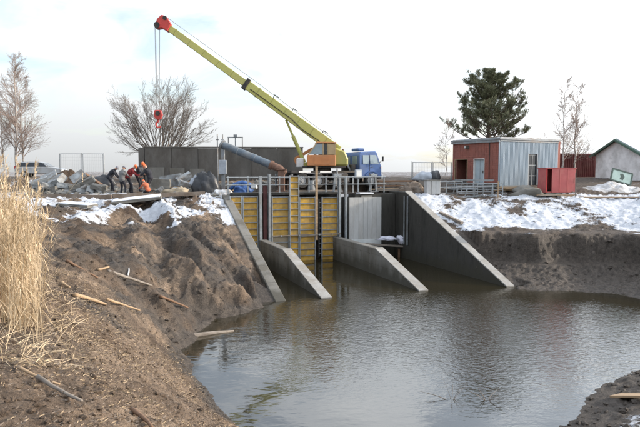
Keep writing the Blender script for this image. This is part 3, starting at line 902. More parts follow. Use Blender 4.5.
# ------------------------------------------------------------------ formwork panels
FW_GROUP = 'yellow formwork panels closing the sluice bays'
def formwork(px0, px1, py0, py1, ly, rows, label, muddy=0):
    x0, zt = gp_(px0, py0, ly); x1, _ = gp_(px1, py0, ly); _, zb = gp_((px0 + px1) / 2, py1, ly)
    w = x1 - x0; h = zt - zb
    e = sroot('formwork_panel', (x0 + x1) / 2, ly, zb, label, 'formwork panel', FW_GROUP)
    for s in (-1, 1):
        MB().box((s * (w / 2 - 0.032), 0, h / 2), (0.064, 0.12, h)).build('side_rail', MATS['galv'], e, bevel=0.008)
    ph = h / rows
    pane = None; rib = None
    for i in range(rows + 1):
        if rib is None:
            rib = MB().box((0, 0, 0), (w - 0.13, 0.10, 0.055)).build('rib', MATS['steel_grey'], e)
            o = rib
        else:
            o = rib.copy(); COL.objects.link(o); o.parent = e
        o.location = (0, -0.005, min(max(i * ph, 0.045), h - 0.045))
    for i in range(rows):
        if pane is None:
            pane = MB().box((0, 0, 0), (w - 0.132, 0.03, ph - 0.057)).build('ply_pane', MATS['ply_yellow'], e)
            o = pane
        else:
            o = pane.copy(); COL.objects.link(o); o.parent = e
        o.location = (0, 0.03, (i + 0.5) * ph)
    md = None
    for i, o in enumerate([c for c in e.children if c.name.startswith('ply_pane')]):
        if i < muddy:
            if md is None: md = pane.data.copy(); md.materials[0] = MATS['ply_muddy']
            o.data = md
    return e
formwork(229.5, 242, 196, 262, -0.1, 10, 'narrow yellow formwork panel beside the left wing wall')
formwork(242.4, 258, 196, 262, -0.1, 10, 'yellow formwork panel in the left bay next to the steel guide posts')
formwork(271.5, 289, 196.5, 262, -0.1, 10, 'wide yellow formwork panel right of the dark red guide, muddy below', muddy=4)
formwork(289.3, 299, 175.5, 262, -0.30, 13, 'tall narrow yellow formwork panel rising above the others')
formwork(299.2, 315.6, 197, 262, -0.1, 10, 'yellow formwork panel left of the tan timber prop')
formwork(321.5, 338, 197, 262, -0.1, 10, 'yellow formwork panel right of the tan timber prop')

def post(name, px, py0, py1, ly, w, d, mat, label, cat, group=None, prof='box'):
    x, zt = gp_(px, py0, ly); _, zb = gp_(px, py1, ly)
    e = sroot(name, x, ly, zb, label, cat, group)
    h = zt - zb
    if prof == 'h':
        MB().box((0, 0, h / 2), (0.03, d - 0.05, h)).build('web', mat, e)
        for s in (-1, 1):
            MB().box((0, s * d / 2, h / 2), (w, 0.03, h)).build('flange', mat, e)
    else:
        MB().box((0, 0, h / 2), (w, d, h)).build('shaft', mat, e, bevel=0.008)
        MB().box((0, 0, h + 0.012), (w * 1.25, d * 1.25, 0.024)).build('cap_plate', mat, e)
    return e
GP = 'steel guide posts of the sluice'
post('guide_post', 260.3, 176, 262, -0.25, 0.16, 0.2, MATS['galv'], 'pale steel guide post left of the dark red strip', 'steel post', GP, 'h')
post('guide_strip', 265.0, 186, 258, -0.12, 0.24, 0.1, MATS['rust_red'], 'dark red painted steel strip between two pale posts', 'steel strip')
post('guide_post', 269.4, 174, 262, -0.25, 0.15, 0.2, MATS['galv'], 'pale steel guide post right of the dark red strip', 'steel post', GP, 'h')
post('timber_prop', 316.6, 167, 240, -0.42, 0.13, 0.11, MATS['wood_tan'], 'tall tan timber prop standing among the formwork panels', 'timber prop')
post('guide_post', 339.5, 178, 262, -0.25, 0.14, 0.2, MATS['galv'], 'pale steel guide post right of the last yellow panel', 'steel post', GP, 'h')
post('guide_post', 345.8, 177, 262, -0.25, 0.14, 0.2, MATS['galv'], 'pale steel guide post beside the pale concrete slab', 'steel post', GP, 'h')
# lattice ties between the two posts
xa, zt = gp_(320.5, 200, -0.15)
e = sroot('ladder_strip', xa, -0.1, 0.2, 'narrow grey steel ladder strip next to the timber prop', 'steel ladder')
for s in (-0.08, 0.08):
    MB().box((s, 0, 1.8), (0.025, 0.04, 3.6)).build('rail', MATS['steel_grey'], e)
for i in range(11):
    MB().box((0, 0, 0.2 + i * 0.32), (0.135, 0.03, 0.03)).build('rung', MATS['steel_grey'], e)
# horizontal waler across the panels
xa, za = gp_(272, 236, -0.3); xb, _ = gp_(340, 236, -0.3)
e = sroot('waler_beam', (xa + xb) / 2, -0.46, za, 'muddy grey timber waler laid across the yellow panels', 'timber beam')
MB().box((0, 0, 0), (xb - xa, 0.06, 0.07)).build('beam', MATS['wood_grey'], e)
for k in (-1.7, -0.55, 0.75, 1.6):
    MB().tube([(k, -0.05, 0), (k, -0.13, 0)], 0.045, 8).build('tie_nut', MATS['galv'], e)

# pale concrete slab with board marks, in the right bay
x0, zt = gp_(349, 197.5, -0.2); x1, _ = gp_(381, 197.5, -0.2); _, zb = gp_(365, 247, -0.2)
e = sroot('concrete_slab', (x0 + x1) / 2, -0.2, zb, 'pale grey concrete slab with upright board marks closing the right bay', 'concrete slab')
w = x1 - x0
nb = 7
for i in range(nb):
    MB().box((-w / 2 + (i + 0.5) * w / nb, random.uniform(-0.006, 0.006), (zt - zb) / 2), (w / nb - 0.012, 0.16, zt - zb)).build('board_face', MATS['concrete_light'], e)
MB().box((0, 0.11, (zt - zb) / 2), (w - 0.02, 0.12, zt - zb - 0.02)).build('backing', MATS['concrete'], e)
MB().box((0, -0.1, 0.3), (w - 0.03, 0.04, 0.42)).build('frost_band', MATS['ice'], e)

def plank(name, a, b, w, t, mat, label, cat='plank', group=None):
    a = Vector(a); b = Vector(b)
    c = (a + b) / 2
    d = (b - a); ln_ = d.length
    yaw = math.atan2(d.y, d.x); pit = -math.asin(max(-1, min(1, d.z / ln_)))
    n = 7
    mb = MB()
    for i in range(n + 1):
        x = -ln_ / 2 + ln_ * i / n
        o = random.uniform(-0.06, 0.06) * t
        for (j, k) in ((-1, -1), (1, -1), (1, 1), (-1, 1)):
            mb.v.append((x, j * w / 2 + o, k * t / 2 + o))
    for i in range(n):
        q = i * 4
        for k in range(4):
            k2 = (k + 1) % 4
            mb.f.append((q + k, q + k2, q + 4 + k2, q + 4 + k))
    mb.f.append((3, 2, 1, 0)); q = n * 4; mb.f.append((q, q + 1, q + 2, q + 3))
    o = mb.build(name, mat)
    o.location = c; o.rotation_euler = (0, pit, yaw)
    return tag(o, label, cat, group)
# walkway plank in front of the slab, with stakes below and white cloth on it
a = gp_(344, 242.5, -0.75); b = gp_(386, 243.5, -0.75)
pk_a = sl(a[0], -0.75, a[1]); pk_b = sl(gp_(425, 247.5, -1.1)[0], -1.1, gp_(425, 247.5, -1.1)[1])
plank('walkway_plank', pk_a, pk_b, 0.32, 0.09, MATS['wood_grey'], 'long grey walkway plank below the concrete slab')
for i, px in enumerate((399, 402.5, 406.5)):
    post('stake', px, 249, 262 + i, -0.85, 0.13, 0.07, MATS['wood_brown'], ['rusty brown stake under the walkway plank, leftmost of three', 'rusty brown stake under the walkway plank, middle of three', 'rusty brown stake under the walkway plank, rightmost of three'][i], 'stake', 'stakes under the walkway plank')

def lump(name, c, s, mat, label, cat, seed, group=None, sub=3, amp=0.35, freq=1.6, flat_bottom=True, parent=None, rz=0):
    bm = bmesh.new(); bmesh.ops.create_icosphere(bm, subdivisions=sub, radius=1.0)
    co = np.array([v.co[:] for v in bm.verts])
    n = fbm(co[:, 0] * freq + seed * 3.1 + co[:, 2], co[:, 1] * freq - seed * 1.7 + co[:, 2] * 0.7, 1.0, 3)
    n2 = fbm(co[:, 0] * 4 + seed, co[:, 2] * 4 + co[:, 1] * 2, 1.0, 2)
    co = co * (1 + amp * n + amp * 0.35 * n2)[:, None]
    if flat_bottom: co[:, 2] = np.where(co[:, 2] < -0.25, -0.25, co[:, 2])
    co = co * np.array(s)
    for v, p in zip(bm.verts, co): v.co = p
    me = bpy.data.meshes.new(name); bm.to_mesh(me); bm.free()
    me.polygons.foreach_set('use_smooth', [sub > 2] * len(me.polygons))
    me.materials.append(mat)
    o = bpy.data.objects.new(name, me); COL.objects.link(o)
    o.location = c; o.rotation_euler = (0, 0, rz)
    if parent: o.parent = parent
    elif label: tag(o, label, cat, group)
    return o
q = gp_(388, 239, -0.9); lump('crumpled_cloth', sl(q[0], -0.9, q[1] - 0.02), (0.55, 0.22, 0.17), MATS['cloth_white'], 'crumpled white cloth lying along the walkway plank', 'cloth', 3, amp=0.6)
q = gp_(404, 238, -1.0); lump('crumpled_cloth', sl(q[0], -1.0, q[1] - 0.10), (0.36, 0.25, 0.36), MATS['cloth_white'], 'bunched white cloth hanging over the end of the walkway plank', 'cloth', 5, amp=0.6, flat_bottom=False)

# ------------------------------------------------------------------ handrail along the deck
RAILY = 0.25
e = sroot('guard_rail', 0, RAILY, 4.2, 'grey steel guard rail with posts along the sluice deck', 'guard rail')
pxs = [228, 248, 279.5, 297, 309, 326, 353, 371, 384]
lxs = []
for px in pxs:
    x, _ = gp_(px, 180, RAILY); lxs.append(x)
    MB().box((x, 0, 0.5), (0.07, 0.07, 1.06)).build('post', MATS['galv'], e)
for z in (0.98, 0.52):
    MB().tube([(lxs[0] - .1, -0.06, z), (lxs[-1] + .1, -0.06, z)], 0.028, 8).build('rail', MATS['galv'], e)
# upright gate frames on the deck
for px, lab in ((337.5, 'left'), (373.5, 'right')):
    x, _ = gp_(px, 180, 0.5)
    k = sroot('hoist_stand', x, 0.55, 4.22, 'pale blue-grey gate hoist stand at deck rail, ' + ('left of the blue truck cab' if lab == 'left' else 'in front of the blue truck cab'), 'hoist stand', 'gate hoist stands on the deck')
    MB().box((0, 0, 0.02), (0.6, 0.5, 0.04)).build('base_plate', MATS['steel_grey'], k)
    for s in (-1, 1):
        MB().bar((s * 0.24, 0, 0.04), (s * 0.14, 0, 1.05), 0.10, 0.12).build('leg', MATS['galv'], k)
    MB().box((0, 0, 1.1), (0.48, 0.32, 0.12)).build('head_plate', MATS['galv'], k)
    MB().tube([(0, 0, 1.16), (0, 0, 1.5 if lab == 'left' else 1.2)], 0.05, 8).build('spindle', MATS['steel_grey'], k)
x, z = gp_(358.5, 171, 0.4)
k = sroot('control_box', x, 0.45, 4.22, 'white control box on a short post before the truck', 'control box')
MB().box((0, 0, 0.45), (0.08, 0.08, 0.9)).build('post', MATS['galv'], k)
MB().box((0, -0.02, 1.15), (0.42, 0.22, 0.56)).build('box', MATS['tarp_grey'], k, bevel=0.02)
MB().box((0, -0.135, 1.15), (0.34, 0.012, 0.46)).build('door', MATS['white_paint'], k)

# ------------------------------------------------------------------ big slanting pipe
PY = 40.0
pa = at(222, 144.5, PY + 0.3); pb = at(283, 170, PY - 0.8)
e = empty('discharge_pipe', (pa + pb) / 2)
tag(e, 'thick blue-grey steel pipe slanting down onto a rusty column', 'pipe')
la, lb = pa - e.location, pb - e.location
dd = (lb - la)
lj = la + dd * 0.80
MB().tube([la, lj], 0.25, 20).build('barrel', MATS['pipe_blue'], e, smooth=False)
MB().tube([lj, la + dd * 0.83], 0.31, 20).build('flange', MATS['rust'], e)
MB().tube([la + dd * 0.831, la + dd * 0.95, lb + Vector((0.15, 0, -0.25))], [0.25, 0.24, 0.21], 16).build('elbow', MATS['rust'], e)
MB().tube([la - dd.normalized() * 0.03, la + dd.normalized() * 0.09], 0.33, 20).build('flange', MATS['steel_grey'], e)
for t in (0.27, 0.55):
    MB().tube([la + dd * t, la + dd * (t + 0.012)], 0.262, 20).build('weld_band', MATS['steel_grey'], e)
def world_post(name, px, py0, Y, w, d, mat, label, cat, zb=None, group=None):
    p = at(px, py0, Y)
    if zb is None: zb = hz1(p.x, p.y) - 0.05
    k = empty(name, (p.x, p.y, zb)); tag(k, label, cat, group)
    MB().box((0, 0, (p.z - zb) / 2), (w, d, p.z - zb)).build('shaft', mat, k, bevel=0.01)
    MB().box((0, 0, 0.03), (w * 1.8, d * 1.8, 0.06)).build('foot', mat, k)
    return k, p.z - zb
k, h = world_post('rusty_column', 281.5, 169, PY - 0.8, 0.42, 0.4, MATS['rust'], 'rusty brown column under the lower end of the slanting pipe', 'column', zb=4.2)
MB().box((0, 0, h - 0.03), (0.62, 0.55, 0.08)).build('head_plate', MATS['rust'], k)
k, h = world_post('pipe_stand', 223, 148, PY + 0.35, 0.22, 0.22, MATS['steel_grey'], 'grey stand with a pale box holding up the raised end of the pipe', 'pipe stand', zb=4.2)
MB().box((0, -0.2, h * 0.56), (0.5, 0.16, 0.95)).build('switch_box', MATS['tarp_grey'], k, bevel=0.02)
MB().bar((0, 0, h * 0.2), (0.9, 0, 0.06), 0.08, 0.08).build('brace', MATS['steel_grey'], k)
# thin frame on top of the old wall behind the pipe
WY = 46.0
p = at(236, 150, WY + 0.4)
k = empty('hoist_gantry', p); tag(k, 'thin grey goal-shaped steel frame on top of the long old wall', 'steel frame')
fx = [(at(px, 150, WY + .4) - p).x for px in (228.5, 235.5, 242.5)]
top = (at(236, 137.5, WY + .4) - p).z
for i, x in enumerate((fx[0], fx[1], fx[2])):
    MB().box((x, 0, top / 2), (0.07, 0.07, top)).build('upright', MATS['steel_grey'], k)
MB().box(((fx[0] + fx[2]) / 2, 0, top), (fx[2] - fx[0] + .1, 0.09, 0.09)).build('crossbar', MATS['steel_grey'], k)
MB().box((fx[1], 0, top + 0.13), (0.26, 0.16, 0.18)).build('pulley', MATS['steel_grey'], k)
for px, lab in ((217.5, 'left of the slanting pipe head'), (222.8, 'just above the slanting pipe head')):
    q = at(px, 146, PY + 0.6)
    z0 = 4.2 if px < 220 else q.z
    tz = at(px, 134.5, PY + 0.6).z
    k = empty('thin_rod', (q.x, q.y, z0)); tag(k, 'thin upright steel rod ' + lab, 'steel rod')
    MB().tube([(0, 0, 0), (0, 0, tz - z0)], 0.04, 6).build('rod', MATS['steel_grey'], k)
    MB().tube([(-.09, 0, tz - z0 - .35), (.09, 0, tz - z0 - .35)], 0.03, 6).build('cross_pin', MATS['steel_grey'], k)

# ------------------------------------------------------------------ the long old wall
wa = at(145, 150, WY - 0.6); wb = at(303, 151, WY + 0.3)
wa.z = wb.z = 4.5
d = wb - wa; ln_ = d.length
e = empty('old_concrete_wall', wa, math.atan2(d.y, d.x)); tag(e, 'long weathered grey concrete wall behind the workers and the pipe', 'concrete wall')
htop = at(145, 147.8, WY - 0.6).z - 4.5
npn = 6
for i in range(npn):
    MB().box((ln_ * (i + 0.5) / npn, random.uniform(-0.02, 0.02), htop * 0.5), (ln_ / npn - 0.025, 0.4, htop - random.uniform(0, 0.05))).build('wall_panel', MATS['concrete_old'], e, bevel=0.02)
MB().box((ln_ / 2, 0.0, htop * .49), (ln_ - .1, 0.3, htop - .1)).build('core', MATS['concrete_old'], e)
MB().box((ln_ / 2, 0.0, htop + 0.05), (ln_ + 0.05, 0.5, 0.09)).build('coping', MATS['concrete_old'], e, bevel=0.02)
for i in range(3):
    MB().box((0.9 + i * 1.5, -0.235, 0.8), (1.1, 0.08, 1.1 - 0.1 * i)).build('plaster_patch', MATS['concrete'], e)
MB().box((-0.25, 0.9, htop / 2), (0.4, 2.2, htop)).build('return_wall', MATS['concrete_old'], e)

# ------------------------------------------------------------------ wheels
def wheel(parent, name, c, r, w, axis='y'):
    t = MB()
    n = 24
    prof = [(-w / 2, r * 0.6), (-w / 2, r * 0.93), (-w * 0.36, r), (w * 0.36, r), (w / 2, r * 0.93), (w / 2, r * 0.6)]
    for k in range(n):
        a = 2 * math.pi * k / n
        for (o, q) in prof: t.v.append((math.cos(a) * q, o, math.sin(a) * q))
    m = len(prof)
    for k in range(n):
        k2 = (k + 1) % n
        for j in range(m - 1):
            t.f.append((k * m + j, k * m + j + 1, k2 * m + j + 1, k2 * m + j))
    wo = t.build(name, MATS['rubber'], parent)
    wo.location = c
    rm = MB().tube([(0, -w * 0.36, 0), (0, w * 0.36, 0)], r * 0.6, 20)
    rm.tube([(0, -w * 0.47, 0), (0, -w * 0.3, 0)], r * 0.22, 12)
    for k in range(6):
        a = k * math.pi / 3
        rm.tube([(math.cos(a) * r * .36, -w * .41, math.sin(a) * r * .36), (math.cos(a) * r * .36, -w * .35, math.sin(a) * r * .36)], r * 0.06, 6)
    rm.build('rim', MATS['rim'], wo)
    return wo

def quadbox(o, u, v, n, t):      # thin plate from a corner, two edge vectors, normal and thickness
    o, u, v, n = Vector(o), Vector(u), Vector(v), Vector(n).normalized() * t
    p = [o, o + u, o + u + v, o + v]
    return MB().add([*p, *[q + n for q in p]], [(3, 2, 1, 0), (4, 5, 6, 7), (0, 1, 5, 4), (1, 2, 6, 5), (2, 3, 7, 6), (3, 0, 4, 7)])

# ------------------------------------------------------------------ truck crane
TY = 27.0
TX, TYY = 0.15, 42.3
TZ = 4.42
cr_ = empty('truck_crane', (TX, TYY, TZ), R(TY))
tag(cr_, 'truck crane with blue cab, orange operator cabin and long yellow-green boom raised left', 'truck crane')
# local: +x forward (cab), -y faces the camera
fr = MB()
for s in (-0.42, 0.42): fr.box((0.6, s, 0.85), (7.2, 0.1, 0.26))
for x in (-2.8, -1.4, 0, 1.4, 2.8): fr.box((x, 0, 0.85), (0.1, 0.74, 0.2))
fr.build('chassis_frame', MATS['chassis'], cr_)
MB().box((-0.4, 0, 1.09), (5.0, 2.3, 0.14)).build('deck', MATS['chassis'], cr_, bevel=0.02)
for s in (-1, 1):
    MB().box((0.9, s * 0.95, 0.74), (1.1, 0.45, 0.5)).build('fuel_tank' if s < 0 else 'tool_box', MATS['chassis'], cr_, bevel=0.06)
for x in (3.35, -0.9, -2.1):
    for s in (-1, 1):
        wheel(cr_, 'wheel', (x, s * 1.0, 0.5), 0.5, 0.32 if x > 3 else 0.5)
for x in (-2.95, 0.35):
    ob = MB().box((x, 0, 0.72), (0.22, 2.5, 0.22)).build('outrigger_beam', MATS['chassis'], cr_)
    for s in (-1, 1):
        j = MB().tube([(x, s * 1.32, 0.95), (x, s * 1.32, 0.1)], 0.08, 10).build('outrigger_jack', MATS['steel_grey'], cr_)
        MB().tube([(x, s * 1.32, 0.1), (x, s * 1.32, 0.02)], 0.22, 12).build('foot_pad', MATS['chassis'], j)
MB().box((2.0, -0.2, 1.35), (0.35, 1.5, 0.5)).build('radiator_housing', MATS['chassis'], cr_, bevel=0.03)
# boom rest behind the cab
MB().bar((1.9, -0.75, 1.1), (1.5, -0.75, 1.75), 0.12, 0.12).build('boom_rest', MATS['steel_grey'], cr_)
# --- cab
C0, C1, CW = 2.35, 4.12, 1.22      # rear, front, half width
cab = MB()
outline = [(C0, 0.72), (C0, 2.30), (C0 + 0.12, 2.50), (C1 - 0.42, 2.56), (C1 - 0.30, 2.50), (C1, 1.62), (C1 + 0.06, 1.5), (C1 + 0.06, 0.72)]
n = len(outline)
for (s, tp) in ((-1, 1), (1, 1)):
    for (x, z) in outline:
        inn = max(0, (z - 1.5)) * 0.11
        cab.v.append((x, s * (CW - inn), z))
cab.f.append(tuple(range(n))); cab.f.append(tuple(reversed(range(n, 2 * n))))
for i in range(n):
    j = (i + 1) % n; cab.f.append((i, n + i, n + j, j))
cabo = cab.build('cab', MATS['truck_blue'], cr_, bevel=0.05)
def yside(z): return -(CW - max(0, z - 1.5) * 0.11) - 0.006
def sidepane(x0, x1, z0, z1, slant0=0, slant1=0, s=-1):
    y0, y1 = yside(z0), yside(z1)
    if s > 0: y0, y1 = -y0, -y1
    t = 0.012 * s
    vs = [(x0, y0, z0), (x1, y0, z0), (x1 + slant1, y1, z1), (x0 + slant0, y1, z1)]
    return MB().add([*vs, *[(a, b + t, c) for a, b, c in vs]], [(3, 2, 1, 0), (4, 5, 6, 7), (0, 1, 5, 4), (1, 2, 6, 5), (2, 3, 7, 6), (3, 0, 4, 7)])
for s in (-1, 1):
    sidepane(2.62, 3.12, 1.66, 2.26, 0.02, 0, s).build('side_window', MATS['glass_pale'], cabo)
    sidepane(3.22, 3.93, 1.66, 2.28, 0, -0.20, s).build('door_window', MATS['glass_pale'], cabo)
    sidepane(3.17, 3.19, 0.82, 2.34, 0, 0, s).build('door_seam', MATS['chassis'], cabo)
    MB().box((3.32, s * (CW + 0.02), 1.42), (0.14, 0.03, 0.03)).build('door_handle', MATS['chassis'], cabo)
    MB().bar((3.98, s * (CW + 0.03), 1.75), (4.08, s * (CW + 0.28), 1.95), 0.03, 0.03).build('mirror_arm', MATS['chassis'], cabo)
    MB().box((4.08, s * (CW + 0.28), 2.0), (0.06, 0.18, 0.36)).build('mirror', MATS['chassis'], cabo, bevel=0.02)
    hl = MB().tube([(C1 + 0.05, s * 0.85, 1.0), (C1 + 0.10, s * 0.85, 1.0)], 0.11, 14).build('headlight', MATS['lamp_clear'], cabo)
    sidepane(C1 - 0.05, C1 + 0.02, 1.35, 1.45, 0, 0, s).build('indicator', MATS['cabin_orange'], cabo)
    # wheel arch
    MB().prism([(3.35 + math.cos(a) * 0.62, 0.55 + math.sin(a) * 0.62) for a in np.linspace(0.25, math.pi - 0.25, 10)] +
               [(3.35 + math.cos(a) * 0.55, 0.55 + math.sin(a) * 0.55) for a in np.linspace(math.pi - 0.25, 0.25, 10)],
               s * 0.9, s * 1.27).build('wheel_arch', MATS['truck_blue'], cabo)
for y0 in (-0.86, 0.12):
    quadbox((C0 - 0.004, y0, 1.62), (0, 0.72, 0), (0, 0, 0.58), (-1, 0, 0), 0.014).build('rear_window', MATS['glass_pale'], cabo)
quadbox((C1 - 0.005, -1.02, 1.66), (0, 2.04, 0), (-0.27, 0, 0.78), (1, 0, 0.35), 0.014).build('windscreen', MATS['glass_pale'], cabo)
MB().box((C1 + 0.14, 0, 0.74), (0.16, 2.4, 0.3)).build('bumper', MATS['white_paint'], cabo, bevel=0.03)
MB().box((C1 + 0.07, 0, 1.25), (0.02, 1.1, 0.36)).build('grille', MATS['chassis'], cabo)
MB().box((C0 + 0.35, -0.35, 2.66), (0.55, 0.95, 0.2)).build('roof_hatch', MATS['truck_blue'], cabo, bevel=0.06)
# --- superstructure (turned so that the boom points left, world -x)
BA = R(180 + 3) - R(TY)             # boom heading in crane-local axes
BR = Matrix.Rotation(BA, 4, 'Z')    # local +x along boom heading
def sb(mb, name, mat, parent=cr_, **k):
    mb.v = [tuple(BR @ Vector(p)) for p in mb.v]
    return mb.build(name, mat, parent, **k)
sb(MB().tube([(0, 0, 1.16), (0, 0, 1.34)], 0.62, 24), 'slew_ring', MATS['chassis'])
plat = sb(MB().box((-0.1, 0, 1.42), (3.0, 1.9, 0.16)), 'turntable', MATS['chassis'], bevel=0.02)
# counterweight and engine cover behind the pivot (boom axis: +x points to the boom head; +y then faces the camera)
cw = MB().prism([(-1.75, 1.5), (-1.75, 2.0), (-1.55, 2.5), (-1.0, 2.72), (-0.75, 2.72), (-0.75, 1.5)], -0.92, 0.92, 'xz')
sb(cw, 'counterweight', MATS['crane_yellow_dark'], bevel=0.1)
for s in (-0.36, 0.36):
    pl = MB().prism([(-1.15, 1.5), (-1.15, 2.75), (-0.95, 2.95), (-0.7, 2.95), (0.25, 1.95), (1.45, 1.7), (1.45, 1.5)], s - 0.03, s + 0.03, 'xz')
    sb(pl, 'boom_bracket', MATS['crane_yellow_dark'])
sb(MB().tube([(0.1, -0.33, 1.9), (0.1, 0.33, 1.9)], 0.26, 16), 'winch_drum', MATS['rust'])
# orange raised gantry on the far side
sb(MB().bar((1.9, -0.75, 2.0), (0.6, -0.75, 2.75), 0.16, 0.22), 'gantry_strut', MATS['cabin_orange'])
sb(MB().bar((0.6, -0.75, 2.75), (0.2, -0.75, 1.5), 0.12, 0.18), 'gantry_strut', MATS['cabin_orange'])
sb(MB().bar((1.9, -0.75, 2.0), (1.7, -0.75, 1.5), 0.12, 0.18), 'gantry_strut', MATS['cabin_orange'])
sb(MB().box((1.55, 0.2, 1.72), (0.5, 0.5, 0.62)), 'white_tank', MATS['white_paint'], bevel=0.04)
# operator cabin on the camera side of the boom
kb = [(-0.85, 1.5), (-0.85, 3.02), (0.45, 3.06), (0.98, 2.30), (1.08, 2.18), (1.08, 1.5)]
y0, y1 = 0.45, 1.28
kc = MB().prism([(-0.85, 1.5), (-0.85, 2.24), (1.07, 2.24), (1.08, 2.18), (1.08, 1.5)], y0, y1, 'xz')
cabin = sb(kc, 'operator_cabin', MATS['cabin_orange'], bevel=0.03)
def frame_bar(a, b, w=0.07): sb(MB().bar(a, b, w, w), 'frame_bar', MATS['cabin_frame'], cabin)
for y in (y0 + 0.04, y1 - 0.04):
    frame_bar((-0.81, y, 2.24), (-0.81, y, 3.02)); frame_bar((0.0, y, 2.24), (0.0, y, 3.02)); frame_bar((1.02, y, 2.24), (0.45, y, 3.02))
frame_bar((-0.3, y1 - .04, 2.24), (-0.3, y1 - .04, 3.02), 0.05)
sb(MB().prism([(-0.9, 3.02), (-0.9, 3.12), (0.45, 3.13), (0.55, 3.04)], y0 - .02, y1 + .03, 'xz'), 'roof', MATS['cabin_orange'], cabin, bevel=0.02)
sb(MB().box((-0.56, y1 - 0.03, 2.63), (0.44, 0.015, 0.74)), 'side_window', MATS['cabin_frame'], cabin)
sb(MB().box((-0.14, y1 - 0.03, 2.63), (0.24, 0.015, 0.74)), 'side_window', MATS['glass_dark'], cabin)
tr = MB().prism([(0.04, 2.27), (0.96, 2.27), (0.43, 3.0), (0.04, 3.0)], y1 - 0.04, y1 - 0.025, 'xz')
sb(tr, 'door_window', MATS['glass_pale'], cabin)
quad = MB().add([(1.02, y0 + .08, 2.26), (1.02, y1 - .08, 2.26), (0.46, y1 - .08, 3.0), (0.46, y0 + .08, 3.0),
                 (1.035, y0 + .08, 2.27), (1.035, y1 - .08, 2.27), (0.475, y1 - .08, 3.01), (0.475, y0 + .08, 3.01)],
                [(0, 1, 2, 3), (7, 6, 5, 4), (0, 4, 5, 1), (1, 5, 6, 2), (2, 6, 7, 3), (3, 7, 4, 0)])
sb(quad, 'windscreen', MATS['glass_pale'], cabin)
sb(MB().box((-0.81, (y0 + y1) / 2, 2.63), (0.02, y1 - y0 - .1, 0.74)), 'rear_panel', MATS['cabin_orange'], cabin)
sb(MB().box((0.1, y1 + 0.012, 1.85), (1.0, 0.02, 0.5)), 'door_panel', MATS['cabin_orange'], cabin)
sb(MB().box((0.1, 0.85, 2.35), (0.4, 0.4, 0.5)), 'seat', MATS['cloth_black'], cabin)
# --- boom
PIV = Vector((-0.85, 0, 2.72))
piv_w = Vector((TX, TYY, TZ)) + Matrix.Rotation(R(TY), 3, 'Z') @ (BR @ PIV)
tip = at(163, 23.5, piv_w.y - 0.7)
bl = (tip - piv_w).length
BE = math.asin((tip.z - piv_w.z) / bl)
bdir = Vector((math.cos(BE), 0, math.sin(BE))); bup = Vector((-math.sin(BE), 0, math.cos(BE)))
def bp_(t, h=0.0, y=0.0): return PIV + bdir * t + bup * h + Vector((0, y, 0))
def boombox(t0, t1, h0, h1, w):
    mb = MB(); vs = []
    for t, h in ((t0, h0), (t1, h1)):
        for (i, j) in ((-1, -1), (1, -1), (1, 1), (-1, 1)):
            vs.append(bp_(t, j * h / 2, i * w / 2))
    return mb.add(vs, [(0, 1, 2, 3), (7, 6, 5, 4), (0, 4, 5, 1), (1, 5, 6, 2), (2, 6, 7, 3), (3, 7, 4, 0)])
tj = bl * 0.52
boom = sb(boombox(-0.35, tj, 0.74, 0.62, 0.5), 'boom_base_section', MATS['crane_yellow'], bevel=0.02)
for t in np.arange(0.8, tj - 0.3, 1.15):
    sb(boombox(t, t + 0.05, 0.70, 0.69, 0.53), 'stiffener', MATS['crane_yellow_dark'], boom)
sb(boombox(tj - 0.12, tj + 0.16, 0.80, 0.80, 0.62), 'collar', MATS['chassis'], boom, bevel=0.02)
inner = sb(boombox(tj + 0.05, bl - 0.3, 0.46, 0.42, 0.38), 'boom_inner_section', MATS['crane_yellow'], bevel=0.015)
for t in np.linspace(tj + 1.2, bl - 1.0, 5):
    sb(boombox(t, t + 0.03, 0.475, 0.47, 0.395), 'seam_band', MATS['crane_yellow_dark'], inner)
for t in (1.3, 3.9, 5.5):
    g = MB().bar(bp_(t, 0.36, -0.1), bp_(t + 0.05, 0.58, -0.1), 0.05, 0.05)
    g.bar(bp_(t + 0.05, 0.58, -0.1), bp_(t - 0.32, 0.60, -0.1), 0.05, 0.05)
    sb(g, 'cable_guide', MATS['chassis'], boom)
hd = MB()
hp = [(-0.55, -0.26), (-0.45, 0.30), (0.10, 0.52), (0.42, 0.40), (0.50, 0.0), (0.36, -0.45), (0.12, -0.50), (-0.1, -0.28)]
vs = []
for y in (-0.3, 0.3):
    vs += [bp_(bl - 0.05 + a, b, y) for a, b in hp]
k = len(hp)
hd.add(vs, [tuple(range(k)), tuple(reversed(range(k, 2 * k)))] + [(i, k + i, k + (i + 1) % k, (i + 1) % k) for i in range(k)])
head = sb(hd, 'boom_head', MATS['crane_red'], bevel=0.04)
sb(MB().tube([bp_(bl + .22, -.34, -.34), bp_(bl + .22, -.34, .34)], 0.2, 16), 'sheave', MATS['chassis'], head)
sb(MB().tube([bp_(bl + .05, .36, -.33), bp_(bl + .05, .36, .33)], 0.14, 14), 'sheave', MATS['chassis'], head)
# luffing cylinder
ca = Vector((1.25, 0, 1.75)); cb = bp_(bl * 0.27, -0.36)
cy = sb(MB().tube([ca, ca + (cb - ca) * 0.62], 0.13, 12), 'luffing_cylinder', MATS['crane_yellow_dark'])
sb(MB().tube([ca + (cb - ca) * 0.6, cb], 0.075, 10), 'piston_rod', MATS['crane_yellow_dark'], cy)
sb(MB().bar(bp_(bl * .27, -0.2, -.2), bp_(bl * .27, -0.42, -.2), 0.3, 0.06), 'cylinder_lug', MATS['crane_yellow_dark'], boom)
